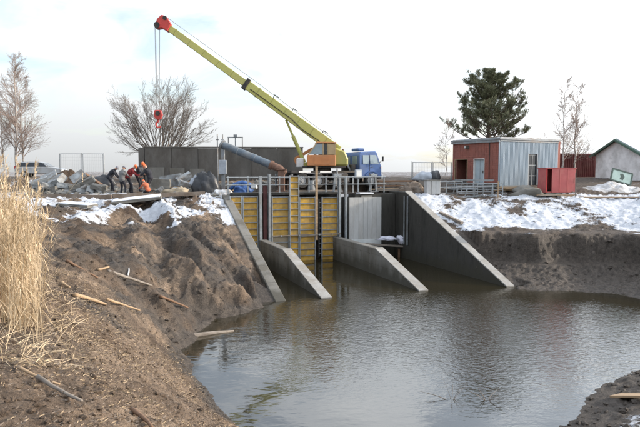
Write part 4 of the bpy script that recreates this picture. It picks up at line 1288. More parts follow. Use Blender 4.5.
# hoses along the boom, exhaust, mudguards
for y in (.27, .31):
    sb(MB().tube([PIV + Vector((.3, y, -.5)), bp_(1.2, -.2, y), bp_(2.6, -.26, y), bp_(3.6, -.1, y), bp_(tj - .4, -.12, y)], .022, 6), 'hydraulic_hose', MATS['rubber'], boom)
MB().tube([(2.15, .75, 1.2), (2.15, .75, 2.5), (2.1, .78, 2.75)], .06, 8).build('exhaust_stack', MATS['rust'], cr_)
for x in (-.25, -2.75):
    for s_ in (-1, 1): MB().box((x, s_ * 1.02, .62), (.03, .5, .55)).build('mud_flap', MATS['rubber'], cr_)
for x in (-1.9, -.3): MB().box((x, -1.165, 1.09), (.9, .02, .1)).build('side_marker', MATS['white_paint'], cr_)
# ropes and hook block
Mw = Matrix.Translation((TX, TYY, TZ)) @ Matrix.Rotation(R(TY), 4, 'Z') @ BR
Minv = Mw.inverted()
hook_top = at(158.2, 112, piv_w.y - 0.7)
hl_ = Minv @ hook_top
s0 = bp_(bl + .22, -.34)
for (ox, oy) in ((0.16, -0.12), (0.16, 0.12), (-0.14, 0.0)):
    sb(MB().tube([s0 + Vector((ox, oy, -0.05)), Vector((hl_.x + ox * 0.55, hl_.y + oy, hl_.z))], 0.018, 5), 'hoist_rope', MATS['rope_steel'])
sb(MB().tube([bp_(bl + .05, .5, 0), bp_(bl * .5, .55, 0), bp_(0.5, .48, 0)], 0.015, 5), 'hoist_rope', MATS['rope_steel'])
hx, hy, hzz = hl_
hb = sb(MB().prism([(hx - .22, hzz + .12), (hx + .22, hzz + .12), (hx + .3, hzz - .22), (hx + .16, hzz - .52), (hx - .16, hzz - .52), (hx - .3, hzz - .22)], hy - .16, hy + .16, 'xz'), 'hook_block', MATS['crane_red'], bevel=0.03)
for y in (hy - .18, hy + .18):
    sb(MB().tube([(hx, y - .02, hzz - .1), (hx, y + .02, hzz - .1)], 0.16, 14), 'side_disc', MATS['chassis'], hb)
sb(MB().tube([(hx, hy, hzz - .5), (hx, hy, hzz - .68)], 0.07, 8), 'swivel', MATS['crane_red'], hb)
pts = [Vector((hx + 0.17 * math.sin(a), hy, hzz - .87 + 0.19 * math.cos(a))) for a in np.linspace(0.0, 4.4, 12)]
sb(MB().tube(pts, [0.06] * 8 + [0.055, 0.05, 0.04, 0.02], 8), 'hook', MATS['crane_red'], hb)

# ------------------------------------------------------------------ brick and sheet-metal shed
BZ = 4.45
bc = at(500, 150, 41.0); bl_ = at(453, 150, 45.0); br = at(558, 150, 43.7)
bx, by = bc.x, bc.y
eb = empty('pump_shed', (bx, by, BZ)); tag(eb, 'small flat-roofed shed, red brick on one side, blue-grey corrugated sheet on the other', 'shed')
HB = at(500, 139.5, 41.0).z - BZ
A = Vector((0, 0, 0)); B = Vector((bl_.x - bx, bl_.y - by, 0)); D = Vector((br.x - bx, br.y - by, 0))
bu = B.normalized(); du = D.normalized()
wlB, wlD = B.length, D.length
nB = Vector((-bu.y, bu.x, 0))           # outward of the brick face
if nB.dot(Vector((-1, -1, 0))) < 0: nB = -nB
nD = Vector((du.y, -du.x, 0))
if nD.dot(Vector((1, -1, 0))) < 0: nD = -nD
def facewall(mat, o, u, n_out, rects, name='wall', t=0.25):
    """wall made of rectangles (s0,s1,z0,z1) along u"""
    mb = MB()
    for (s0, s1, z0, z1) in rects:
        vs = []
        for q in (0, -t):
            for (s, z) in ((s0, z0), (s1, z0), (s1, z1), (s0, z1)):
                vs.append(o + u * s + n_out * q + Vector((0, 0, z)))
        mb.add(vs, [(0, 1, 2, 3), (7, 6, 5, 4), (0, 4, 5, 1), (1, 5, 6, 2), (2, 6, 7, 3), (3, 7, 4, 0)])
    return mb.build(name, mat, eb)
# brick face: s runs from the near corner to the far left end; open doorway far left, pale door nearer
dz = 2.0
dB = (wlB * 0.30, wlB * 0.53); dA = (wlB * 0.66, wlB * 0.95)
facewall(MATS['brick_red'], A, bu, nB, [(0, dB[0], 0, HB), (dB[0], dA[1], dz, HB), (dB[1], dA[0], 0, dz), (dA[1], wlB, 0, HB)], 'brick_wall')
facewall(MATS['brick_red'], A + D, bu, nB, [(0, wlB, 0, HB)], 'brick_wall')
facewall(MATS['brick_red'], B, du, -nD, [(0.26, wlD - 0.26, 0, HB)], 'brick_wall')
gd_ = (wlD * 0.475, wlD * 0.64)
# courses of brick on the visible face
cs = MB()
for i in range(int(HB / 0.15)):
    z = i * 0.15 + 0.075
    for (s0, s1, z0, z1) in [(0, dB[0], 0, HB), (dB[0], dA[1], dz, HB), (dB[1], dA[0], 0, dz), (dA[1], wlB, 0, HB)]:
        if z + .06 > z1 or z - .06 < z0: continue
        s = s0 + 0.02
        while s < s1 - 0.05:
            e2 = min(s + 0.27 + 0.03 * random.random(), s1 - 0.01)
            vs = []
            for q in (0.001, 0.012 + 0.006 * random.random()):
                for (a, b) in ((s, z - .062), (e2, z - .062), (e2, z + .062), (s, z + .062)):
                    vs.append(A + bu * a + nB * q + Vector((0, 0, b)))
            cs.add(vs, [(4, 5, 6, 7), (0, 4, 5, 1), (1, 5, 6, 2), (2, 6, 7, 3), (3, 7, 4, 0)])
            s = e2 + 0.018
ob = cs.build('bricks', MATS['brick_red'], eb, fix=False); ob['kind'] = 'stuff'
def plate(o, u, n_, s0, s1, z0, z1, q0, q1, name, mat, parent=None):
    vs = []
    for q in (q0, q1):
        for (s, z) in ((s0, z0), (s1, z0), (s1, z1), (s0, z1)):
            vs.append(o + u * s + n_ * q + Vector((0, 0, z)))
    return MB().add(vs, [(0, 1, 2, 3), (7, 6, 5, 4), (0, 4, 5, 1), (1, 5, 6, 2), (2, 6, 7, 3), (3, 7, 4, 0)]).build(name, mat, parent or eb)
dr = plate(A, bu, nB, dB[0] + .06, dB[1] - .06, 0.02, dz - .05, -.16, -.10, 'door', MATS['door_blue'])
plate(A, bu, nB, (dB[0] + dB[1]) / 2 - .015, (dB[0] + dB[1]) / 2 + .015, 0.05, dz - .08, -.10, -.09, 'door_seam', MATS['steel_grey'], dr)
plate(A, bu, nB, dB[0] + .2, dB[0] + .24, 0.95, 1.15, -.10, -.05, 'handle', MATS['chassis'], dr)
for (a, b, c, d_) in ((dB[0], dB[0] + .06, 0, dz), (dB[1] - .06, dB[1], 0, dz), (dB[0] + .06, dB[1] - .06, dz - .05, dz)):
    plate(A, bu, nB, a + .002, b - .002, c + .002, d_ - .002, -.17, .03, 'door_frame', MATS['white_paint'])
for (a, b, c, d_) in ((dA[0], dA[0] + .06, 0, dz), (dA[1] - .06, dA[1], 0, dz), (dA[0] + .06, dA[1] - .06, dz - .05, dz)):
    plate(A, bu, nB, a + .002, b - .002, c + .002, d_ - .002, -.17, .03, 'door_frame', MATS['wood_tan'])
# the open brown leaf inside the far doorway
hinge = A + bu * (dA[1] - .08) + nB * (-.12)
ld = (bu * -0.62 + nB * 0.5).normalized()
o2 = plate(hinge, ld, Vector((ld.y, -ld.x, 0)), 0, 0.62, 0.03, dz - .08, 0, .05, 'open_door', MATS['door_brown'])
plate(hinge, ld, Vector((ld.y, -ld.x, 0)), 0.1, 0.5, 0.25, 1.0, .05, .062, 'door_panel', MATS['door_brown'], o2)
plate(A, bu, nB, 0.0, dB[0] - .01, 0.0, .22, .02, .06, 'plinth', MATS['concrete'])
plate(A, bu, nB, dB[1] + .01, dA[0] - .01, 0.0, .22, .02, .06, 'plinth', MATS['concrete'])
plate(A, bu, nB, -.05, wlB + .05, HB - .16, HB - .02, .02, .14, 'gutter', MATS['steel_grey'])
plate(A, bu, nB, -.01, .06, 0.1, HB - .16, .02, .06, 'corner_strip', MATS['sheet_blue'])
plate(A, du, nD, -.02, wlD + .02, HB - .12, HB - .015, .045, .07, 'flashing', MATS['steel_grey'])
plate(A, du, nD, 0.0, gd_[0] - .02, 0.0, .12, .045, .075, 'plinth', MATS['concrete'])
# lamp and conduit
lp = A + bu * (wlB * .66) + nB * .1
MB().box((lp.x, lp.y, HB - .42), (0.3, 0.22, 0.24)).build('wall_lamp', MATS['chassis'], eb, bevel=0.03)
lq = A + bu * (wlB * .66) + nB * .23
MB().box((lq.x, lq.y, HB - .42), (0.18, 0.06, 0.16)).build('lamp_glass', MATS['lamp_clear'], eb)
cq = A + bu * (wlB * .2) + nB * .04
MB().tube([(cq.x, cq.y, HB - .1), (cq.x, cq.y, dz * .3)], 0.025, 6).build('conduit', MATS['chassis'], eb)
# corrugated face with a tall glazed door
gd = (wlD * 0.475, wlD * 0.64)
gz = 2.32
npn = 8
edges = [0, wlD * .16, wlD * .32, gd[0], gd[1], wlD * .76, wlD * .88, wlD]
for i in range(len(edges) - 1):
    s0, s1 = edges[i], edges[i + 1]
    z0 = gz if abs(s0 - gd[0]) < 1e-6 else 0.0
    mb = MB(); nr = max(2, int((s1 - s0) / 0.11))
    k = 0
    prof = []
    for r_ in range(nr):
        w_ = (s1 - s0 - .008) / nr; a = s0 + .004 + r_ * w_
        prof += [(a, 0.012), (a + w_ * .25, 0.012), (a + w_ * .4, 0.04), (a + w_ * .75, 0.04), (a + w_ * .9, 0.012)]
    prof.append((s1 - .004, 0.012))
    for (s, q) in prof:
        for z in (z0, HB - 0.02):
            mb.v.append(tuple(A + du * s + nD * q + Vector((0, 0, z))))
    for j in range(len(prof) - 1):
        mb.f.append((2 * j, 2 * j + 2, 2 * j + 3, 2 * j + 1))
    so = mb.build('sheet_panel', MATS['sheet_blue'], eb, fix=False)
    sm = so.modifiers.new('thick', 'SOLIDIFY'); sm.thickness = 0.004
facewall(MATS['concrete_old'], A, du, nD, [(0.26, gd[0], 0, HB - .03), (gd[0], gd[1], gz, HB - .03), (gd[1], wlD, 0, HB - .03)], 'inner_wall', 0.2)
gw = plate(A, du, nD, gd[0] + .04, gd[1] - .04, 0.05, gz - .04, -.12, -.08, 'glazed_door', MATS['glass_dark'])
for z in (0.05, 0.75, 1.5, gz - .1):
    plate(A, du, nD, gd[0] + .05, gd[1] - .05, z, z + .05, -.079, -.05, 'mullion', MATS['steel_grey'], gw)
for s in (gd[0], (gd[0] + gd[1]) / 2 - .03, gd[1] - .06):
    plate(A, du, nD, s, s + .06, 0.02, gz - .005, -.13, .02 if abs(s - gd[0]) < .01 or s > (gd[0] + gd[1]) / 2 + .1 else -.06, 'jamb', MATS['steel_grey'], gw)
# flat roof with edge flashing
mb = MB()
ov = 0.12
c4 = [A + (bu * -ov) + (du * -ov), B + bu * ov - du * ov, B + D + bu * ov + du * ov, D - bu * ov + du * ov]
mb.add([(p.x, p.y, HB) for p in c4] + [(p.x, p.y, HB + .12) for p in c4], [(0, 1, 2, 3), (7, 6, 5, 4), (0, 4, 5, 1), (1, 5, 6, 2), (2, 6, 7, 3), (3, 7, 4, 0)])
mb.build('roof', MATS['steel_grey'], eb)
MB().add([(p.x * .98 + .02 * D.x, p.y * .98 + .02 * B.y, HB + .121 + k) for k in (0, .05) for p in c4], [(0, 1, 2, 3), (7, 6, 5, 4), (0, 4, 5, 1), (1, 5, 6, 2), (2, 6, 7, 3), (3, 7, 4, 0)]).build('roof_snow', MATS['dirty_snow'], eb)

# ------------------------------------------------------------------ red steel box with its door ajar
p0 = at(546, 193, 39.4); p1 = at(575.5, 193, 39.75)
e = empty('red_steel_box', (p0.x, p0.y, p0.z), R(10))
tag(e, 'red steel box hut with its door ajar in front of the shed', 'steel box')
w = (p1 - p0).length; h = at(546, 168.5, 39.4).z - e.location.z; dp = 1.05
g0, g1 = w * .03, w * .19
for nm, c, s in (('back_wall', (w / 2, dp - .02, h / 2), (w - .01, .04, h - .02)), ('side_wall', (0.02, dp / 2, h / 2), (.04, dp - .1, h - .02)), ('side_wall', (w - .02, dp / 2, h / 2), (.04, dp - .1, h - .02)),
                 ('front_panel', ((g1 + w) / 2, 0.02, h / 2), (w - g1, .05, h - .04)), ('front_panel', (g0 / 2, 0.02, h / 2), (g0, .05, h - .04)), ('floor_plate', (w / 2, dp / 2, 0.05), (w - .1, dp - .1, .06)),
                 ('roof', (w / 2, dp / 2, h + .02), (w + .08, dp + .08, .06))):
    MB().box(c, s).build(nm, MATS['box_red_bright'] if (nm == 'front_panel' and c[0] < g0) else MATS['box_red'], e, bevel=0.008)
MB().bar((g0 + .02, .03, h * .5), (g0 + .06, .5, h * .5), 0.03, h * .9).build('door', MATS['box_red_bright'], e)
MB().box((w / 2, dp / 2, -.12), (w - .1, dp - .1, .24)).build('skid', MATS['wood_grey'], e)
for x in (g1 + (w - g1) * .33, g1 + (w - g1) * .66):
    MB().box((x, -0.015, h / 2), (.05, .03, h - .12)).build('stiffener', MATS['box_red'], e)
MB().box((w - .12, -.012, h * .5), (.03, .03, .3)).build('hasp', MATS['rust'], e)

# ------------------------------------------------------------------ maroon container behind
p0 = at(553, 160, 52.0); p1 = at(595, 160, 52.6)
e = empty('maroon_container', (p0.x, p0.y, 4.95), math.atan2(p1.y - p0.y, p1.x - p0.x)); tag(e, 'rusty maroon container behind the red box and birches', 'container')
w = (p1 - p0).length; h = at(556, 153.5, 52).z - 4.95
mb = MB(); nr = 22; prof = []
for r_ in range(nr):
    a = w * r_ / nr; b = w / nr
    prof += [(a, 0), (a + b * .35, 0), (a + b * .5, .05), (a + b * .85, .05)]
prof.append((w, 0))
for (s, q) in prof:
    for z in (.12, h - .1): mb.v.append((s, q, z))
for j in range(len(prof) - 1): mb.f.append((2 * j, 2 * j + 2, 2 * j + 3, 2 * j + 1))
mb.build('corrugated_side', MATS['container_maroon'], e, fix=False)
MB().box((w / 2, 1.3, h / 2), (w - .1, 2.2, h - .14)).build('body', MATS['container_maroon'], e)
for z in (.06, h - .05): MB().box((w / 2, 0.05, z), (w + .06, .16, .12)).build('rail', MATS['container_maroon'], e)
for x in (0, w): MB().box((x, 0.05, h / 2), (.14, .18, h - .22)).build('corner_post', MATS['container_maroon'], e)

# ------------------------------------------------------------------ barn with green trim
g_l = at(596, 155, 50.0); g_r = at(642, 153, 45.0); g_a = at(616.5, 140, 47.5)
e = empty('gable_barn', (g_l.x, g_l.y, 4.85)); tag(e, 'whitish plastered gable barn with dark green roof edge at right edge', 'barn')
gu = Vector((g_r.x - g_l.x, g_r.y - g_l.y, 0)); gw_ = gu.length; gu.normalize()
rd = Vector((-gu.y, gu.x, 0))
if rd.x < 0: rd = -rd
ze = g_l.z - 4.85; za = g_a.z - 4.85
LB = 9.0
def bpnt(s, r_, z): return gu * s + rd * r_ + Vector((0, 0, z))
gab = [(0, 0), (gw_, 0), (gw_, ze), (gw_ / 2, za), (0, ze)]
mb = MB()
vs = [bpnt(s, r_, z) for r_ in (0, LB) for (s, z) in gab]
mb.add(vs, [(0, 1, 2, 3, 4), (9, 8, 7, 6, 5), (0, 5, 6, 1), (1, 6, 7, 2), (0, 4, 9, 5)])
mb.build('walls', MATS['plaster'], e)
for s0, s1 in ((-.35, gw_ / 2), (gw_ + .35, gw_ / 2)):
    sl_ = (za - ze) / (gw_ / 2)
    z0 = ze - .35 * sl_
    vs = [bpnt(s0, -.35, z0 + .03), bpnt(s1, -.35, za + .03), bpnt(s1, LB + .3, za + .03), bpnt(s0, LB + .3, z0 + .03)]
    rf = MB().add(vs + [v + Vector((0, 0, .06)) for v in vs], [(0, 1, 2, 3), (7, 6, 5, 4), (0, 4, 5, 1), (1, 5, 6, 2), (2, 6, 7, 3), (3, 7, 4, 0)]).build('roof_slope', MATS['green_trim'], e)
    sn = [bpnt(s0 * .94 + s1 * .06, -.2, z0 * .94 + za * .06 + .095), bpnt(s1 * .98 + s0 * .02, -.2, za * .98 + z0 * .02 + .095), bpnt(s1 * .98 + s0 * .02, LB, za * .98 + z0 * .02 + .095), bpnt(s0 * .94 + s1 * .06, LB, z0 * .94 + za * .06 + .095)]
    MB().add(sn + [v + Vector((0, 0, .06)) for v in sn], [(0, 1, 2, 3), (7, 6, 5, 4), (0, 4, 5, 1), (1, 5, 6, 2), (2, 6, 7, 3), (3, 7, 4, 0)]).build('roof_snow', MATS['snow'], rf)
    MB().bar(bpnt(s0, -.38, z0 - .02), bpnt(s1, -.38, za - .02), 0.05, 0.13).build('verge_board', MATS['green_trim'], rf)
# leaning framed board and gravel heap
pc = at(621.5, 177, 42.6)
e = empty('leaning_board', (pc.x, pc.y, pc.z)); tag(e, 'tilted green-framed board with pale green face leaning before the barn', 'board')
e.rotation_euler = Euler((R(-28), R(17), R(-12)))
MB().box((0, 0, 0), (1.28, .05, .86)).build('face', MATS['board_green'], e)
for c, s in (((0, -.01, .46), (1.44, .09, .1)), ((0, -.01, -.46), (1.44, .09, .1)), ((.68, -.01, 0), (.1, .09, .82)), ((-.68, -.01, 0), (.1, .09, .82))):
    MB().box(c, s).build('frame_bar', MATS['board_frame'], e)
MB().add([(-.1, -.029, -.2), (.12, -.029, -.25), (.2, -.029, .05), (.05, -.029, .28), (-.16, -.029, .2), (-.06, -.029, 0),
          (-.1, -.034, -.2), (.12, -.034, -.25), (.2, -.034, .05), (.05, -.034, .28), (-.16, -.034, .2), (-.06, -.034, 0)],
         [(0, 1, 2, 3, 4, 5), (11, 10, 9, 8, 7, 6)] + [(i, (i + 1) % 6, 6 + (i + 1) % 6, 6 + i) for i in range(6)]).build('dark_print', MATS['board_frame'], e)
MB().bar((-.5, .06, .1), (-.4, .9, -.75), .07, .07).build('prop', MATS['wood_grey'], e)
MB().bar((.5, .06, -.1), (.5, .5, -1.1), .07, .07).build('prop', MATS['wood_grey'], e)

def heap(name, px, Y, rx, ry, h, mat, label, cat, seed, soil=False):
    p = at(px, 190, Y); n = 44
    ang = np.linspace(0, 2 * np.pi, n, endpoint=False); rr = np.linspace(0, 1.15, 16)
    A_, R_ = np.meshgrid(ang, rr); x = np.cos(A_) * R_ * rx; y = np.sin(A_) * R_ * ry
    z = h * np.exp(-(R_ * 1.55) ** 2) * (1 + 0.35 * fbm(x + seed, y, 0.9, 3)) + 0.12 * fbm(x + seed, y, 2.5, 3) * (R_ < 1.0)
    gz = hz((x + p.x).ravel(), (y + p.y).ravel()).reshape(x.shape)
    base = hz1(p.x, p.y)
    z = np.maximum(z, 0) * (R_ < 1.1) + gz - base - 0.06 * (R_ > 1.0) - 0.02
    V_ = np.stack([x.ravel(), y.ravel(), z.ravel()], 1)
    ii = np.arange(len(V_)).reshape(len(rr), n)
    F_ = np.stack([ii[:-1], np.roll(ii[:-1], -1, 1), np.roll(ii[1:], -1, 1), ii[1:]], -1).reshape(-1, 4)
    o = mesh_np(name, V_, F_[:, ::-1], mat)
    o.location = (p.x, p.y, base)
    return tag(o, label, cat)
heap('gravel_heap', 613, 41.2, 2.0, 1.2, 0.40, MATS['gravel_snow'], 'pale snow-dusted gravel heap before the barn', 'heap', 3)

# ------------------------------------------------------------------ trees
class Tree:
    def __init__(s): s.tr = MB(); s.tw = MB()
    def grow(s, p, d, ln_, r, depth, maxd, spread, up, kids, thin=0.62, seg=4, shrink=(0.55, 0.8), minr=0.004, sides=None, bare=0.25):
        pts = [p.copy()]; rad = [r]
        d = d.normalized()
        for i in range(seg):
            d = (d + Vector((random.gauss(0, .13), random.gauss(0, .13), random.gauss(0, .08) + up * .12))).normalized()
            p = p + d * (ln_ / seg)
            pts.append(p.copy()); rad.append(max(r * (1 - (1 - thin) * (i + 1) / seg), minr))
        n = sides or (8 if depth == 0 else 5 if depth == 1 else 3)
        (s.tr if depth == 0 else s.tw).tube(pts, rad, n, cap=False)
        if depth >= maxd: return
        k = kids[min(depth, len(kids) - 1)]
        for j in range(k):
            t = bare + (1 - bare) * (j + random.random()) / k
            f = t * seg; i0 = min(int(f), seg - 1); fr_ = f - i0
            q = pts[i0].lerp(pts[i0 + 1], fr_)
            dd_ = (pts[i0 + 1] - pts[i0]).normalized()
            az = random.uniform(0, 6.283)
            perp = dd_.orthogonal().normalized(); perp = Matrix.Rotation(az, 3, dd_) @ perp
            nd_ = (dd_ * math.cos(spread) + perp * math.sin(spread))
            rr = rad[i0] * random.uniform(.45, .65)
            s.grow(q, nd_, ln_ * random.uniform(*shrink) * (1 - .35 * t), max(rr, minr), depth + 1, maxd, spread * random.uniform(.85, 1.15), up, kids, thin * .6, max(2, seg - 1), shrink, minr, sides, bare)

def finish_tree(t, loc, name, label, m1, m2, group=None, trunk='trunk', crown='crown'):
    e = empty(name, loc); tag(e, label, 'tree', group)
    t.tr.build(trunk, m1, e, smooth=True, fix=False)
    t.tw.build(crown, m2, e, smooth=True, fix=False)
    return e
# wide bare tree behind the wall: several limbs fanning from a short stem
random.seed(21)
t = Tree()
p = at(160, 172, 56); zb = 5.0
t.tr.tube([(0, 0, -.2), (0.05, 0, .7), (0.0, 0, 1.5)], [.34, .27, .25], 10)
for j in range(20):
    ang = -1.0 + 2.05 * (j + .3 + .4 * random.random()) / 20; ln_ = 7.6 - 1.7 * abs(ang) ** 1.5
    dy = random.uniform(-.6, .6)
    t.grow(Vector((0, 0, .8 + .7 * random.random())), Vector((math.sin(ang), dy * .7, math.cos(ang))), ln_ * .86, .075, 1, 4, R(24), .3, (0, 9, 7, 5), .3, 6, (.36, .6), .007, bare=.22)
finish_tree(t, (p.x, p.y, zb), 'bare_tree', 'wide bare tree with fanning branches behind the long wall', MATS['bark_grey'], MATS['bark_twig'])
# slim birches
def birch(px, py_top, Y, zb, lean, seed, label, group, dens=20, width=1.0, r0=.09):
    random.seed(seed)
    p = at(px, 172, Y); zt = at(px, py_top, Y).z; H = zt - zb
    t = Tree()
    pts = [Vector((0, 0, -.2))]; rad = [r0]
    nn = 12
    for i in range(1, nn + 1):
        f = i / nn
        pts.append(Vector((lean * f + random.gauss(0, .04), random.gauss(0, .04), H * f))); rad.append(max(r0 * (1 - f) ** .8, .012))
    t.tr.tube(pts, rad, 8, cap=False)
    for j in range(dens):
        f = .16 + .82 * (j + random.random()) / dens
        i0 = min(int(f * nn), nn - 1); q = pts[i0].lerp(pts[i0 + 1], f * nn - i0)
        az = random.uniform(0, 6.28); L_ = H * .27 * (1.05 - f) ** .8 * width + .35
        t.grow(q, Vector((math.cos(az) * .75, math.sin(az) * .75, .85)), L_, rad[i0] * .42 + .004, 1, 3, R(32), .1, (0, 8, 7), .3, 4, (.45, .75), .0068, bare=.1)
    return finish_tree(t, (p.x, p.y, zb), 'birch_tree', label, MATS['bark_birch'], MATS['twig_birch'], group)
BG = 'slim bare birches'
birch(16, 56, 52, 5.0, .3, 3, 'taller bare birch beside the parked silver car', BG, 34, 1.0, .12)
birch(24, 72, 53, 5.0, -.2, 4, 'shorter bare birch just right of the taller one by the car', BG, 26, .9, .09)
birch(4, 95, 52.5, 5.0, -.2, 8, 'bare birch sapling at the left edge of the picture', BG, 18, .9, .06)
birch(562, 80, 50, 4.9, .1, 5, 'slim bare birch behind the red box, left of the pair', BG, 22, .75, .085)
birch(574.5, 84, 50.5, 4.9, .05, 6, 'slim bare birch behind the red box, right of the pair', BG, 22, .75, .085)
birch(446, 118, 49, 4.9, .1, 9, 'thin bare sapling left of the brick shed', BG, 9, .7, .035)
# pine
random.seed(5)
pp = at(489, 172, 53.0)
t = Tree(); needles = MB()
PH = at(489, 80, 53).z - 4.95
trunk_pts = [Vector((.15 * math.sin(i * .9), .1 * math.cos(i), PH * i / 10)) for i in range(11)]
trunk_pts[0].z = -.2
t.tr.tube(trunk_pts, [max(.26 * (1 - i / 10.5), .03) for i in range(11)], 9, cap=False)
TUFTS = []
def limb(q, d, ln_, r, depth):
    seg = 5; pts = [q]; rad = [r]; p_ = q; d = d.normalized()
    for i in range(seg):
        d = (d + Vector((random.gauss(0, .10), random.gauss(0, .10), .09 + random.gauss(0, .05)))).normalized()
        p_ = p_ + d * ln_ / seg; pts.append(p_); rad.append(max(r * (1 - .8 * (i + 1) / seg), .01))
    t.tw.tube(pts, rad, 5 if depth == 0 else 3, cap=False)
    if depth < 2:
        k = 9 if depth == 0 else 5
        for j in range(k):
            f = .22 + .78 * (j + random.random()) / k
            i0 = min(int(f * seg), seg - 1); b_ = pts[i0].lerp(pts[i0 + 1], f * seg - i0)
            dd_ = (pts[i0 + 1] - pts[i0]).normalized()
            s_ = dd_.cross(Vector((0, 0, 1))).normalized() * random.choice((-1, 1))
            limb(b_, dd_ * .7 + s_ * random.uniform(.4, .9) + Vector((0, 0, random.uniform(-.05, .35))), ln_ * random.uniform(.28, .45) * (1.15 - .5 * f), r * .4, depth + 1)
    if depth >= 1:
        for f in ((.35, .6, .8, 1.0) if depth == 2 else (.5, .75, 1.0)):
            i0 = min(int(f * seg), seg - 1)
            TUFTS.append((pts[i0].lerp(pts[i0 + 1], f * seg - i0), (pts[i0 + 1] - pts[i0]).normalized()))
nl = 62
for j in range(nl):
    f = .33 + .66 * (j + random.random()) / nl
    az = random.uniform(0, 6.283)
    fx = f * 10; i0 = min(int(fx), 9); q = trunk_pts[i0].lerp(trunk_pts[i0 + 1], fx - i0)
    env = 3.5 * math.sqrt(max(0.03, 1 - ((f - .40) / .625) ** 2)) * random.choice((1.0, .95, .85, .7, .55, 1.08))
    if f < .4 and math.cos(az) < -.6: env *= 1.25
    limb(q, Vector((math.cos(az), math.sin(az), random.uniform(-.2, .4) + .8 * (f - .35))), max(env, .8), .06 * (1.1 - f) + .02, 0)
for (c, d) in TUFTS:
    if random.random() < .68: continue
    for q in range(13):
        az = random.uniform(0, 6.28); el = random.uniform(-.5, 1.3)
        nd_ = (d * .7 + Vector((math.cos(az) * math.cos(el), math.sin(az) * math.cos(el), math.sin(el)))).normalized()
        L_ = random.uniform(.15, .32); w_ = .022
        s_ = nd_.orthogonal().normalized(); s_ = Matrix.Rotation(random.uniform(0, 6.28), 3, nd_) @ s_
        c2 = c + Vector((random.gauss(0, .07), random.gauss(0, .07), random.gauss(0, .05)))
        needles.add([c2 - s_ * w_, c2 + s_ * w_, c2 + nd_ * L_], [(0, 1, 2)])
pe = finish_tree(t, (pp.x, pp.y, 4.95), 'pine_tree', 'dark green pine with layered crown behind the shed', MATS['bark_pine'], MATS['bark_pine'], crown='limbs')
needles.build('crown', MATS['needles'], pe, fix=False)
print('pine tufts', len(TUFTS))

# ------------------------------------------------------------------ reeds at the left edge
random.seed(31)
reeds = MB()
cnt = 0
while cnt < 1900:
    y = random.uniform(8.3, 13.0)
    px = random.uniform(-70, 44 + random.gauss(0, 3))
    x = (px - 320) / FPX * y
    edge = 32 + 8 * math.sin(y * 2.3) + 3 * math.sin(y * 7.1)
    if px > edge - 16 and random.random() < (px - edge + 16) / 22: continue
    cnt += 1
    z = hz1(x, y) if cnt % 3 == 1 else z + random.gauss(0, .02)
    z = float(tps(np.array([x]), np.array([y]))[0]) - .03
    H = random.uniform(1.25, 2.0) * (1.0 if px < 20 else .93 if px < 36 else .84)
    if random.random() < .3: H *= random.uniform(.3, .75)
    elif random.random() < .14 and px < 34: H = random.uniform(2.0, 2.55)
    lx_, ly_ = random.gauss(.0, .08), random.gauss(0, .09)
    if random.random() < .09: lx_ *= 3; ly_ *= 3
    pts = [Vector((x, y, z)), Vector((x + lx_ * .25 * H, y + ly_ * .25 * H, z + H * .35)), Vector((x + lx_ * .6 * H, y + ly_ * .6 * H, z + H * .7)), Vector((x + lx_ * 1.15 * H, y + ly_ * 1.15 * H, z + H))]
    reeds.tube(pts, [.0042, .0037, .003, .0018], 3, cap=False)
    for q in range(random.randint(2, 5)):           # long dry leaves
        f = random.uniform(.15, .9); i0 = min(int(f * 3), 2); b_ = pts[i0].lerp(pts[i0 + 1], f * 3 - i0)
        az = random.uniform(0, 6.28); L_ = random.uniform(.2, .5); d_ = Vector((math.cos(az), math.sin(az), 0)); s_ = Vector((-d_.y, d_.x, 0)) * .0055
        m_ = b_ + d_ * L_ * .45 + Vector((0, 0, L_ * .5)); e_ = b_ + d_ * L_ + Vector((0, 0, L_ * random.uniform(-.1, .45)))
        reeds.add([b_ - s_, b_ + s_, m_ + s_ * .8, m_ - s_ * .8, e_], [(0, 1, 2, 3), (3, 2, 4)])
    if H > 1.3 and random.random() < .5:            # seed plume
        for q in range(9):
            b_ = pts[3] - Vector((0, 0, .02 * q)); az = random.uniform(0, 6.28)
            e_ = b_ + Vector((math.cos(az) * .035 + .03, math.sin(az) * .035, .09 - .008 * q)); s_ = Vector((.006, .004, 0))
            reeds.add([b_ - s_, b_ + s_, e_], [(0, 1, 2)])
o = reeds.build('reeds', MATS['reed'], fix=False)
tag(o, 'tall dry golden reeds at the left edge of the bank', 'reeds', kind='stuff')

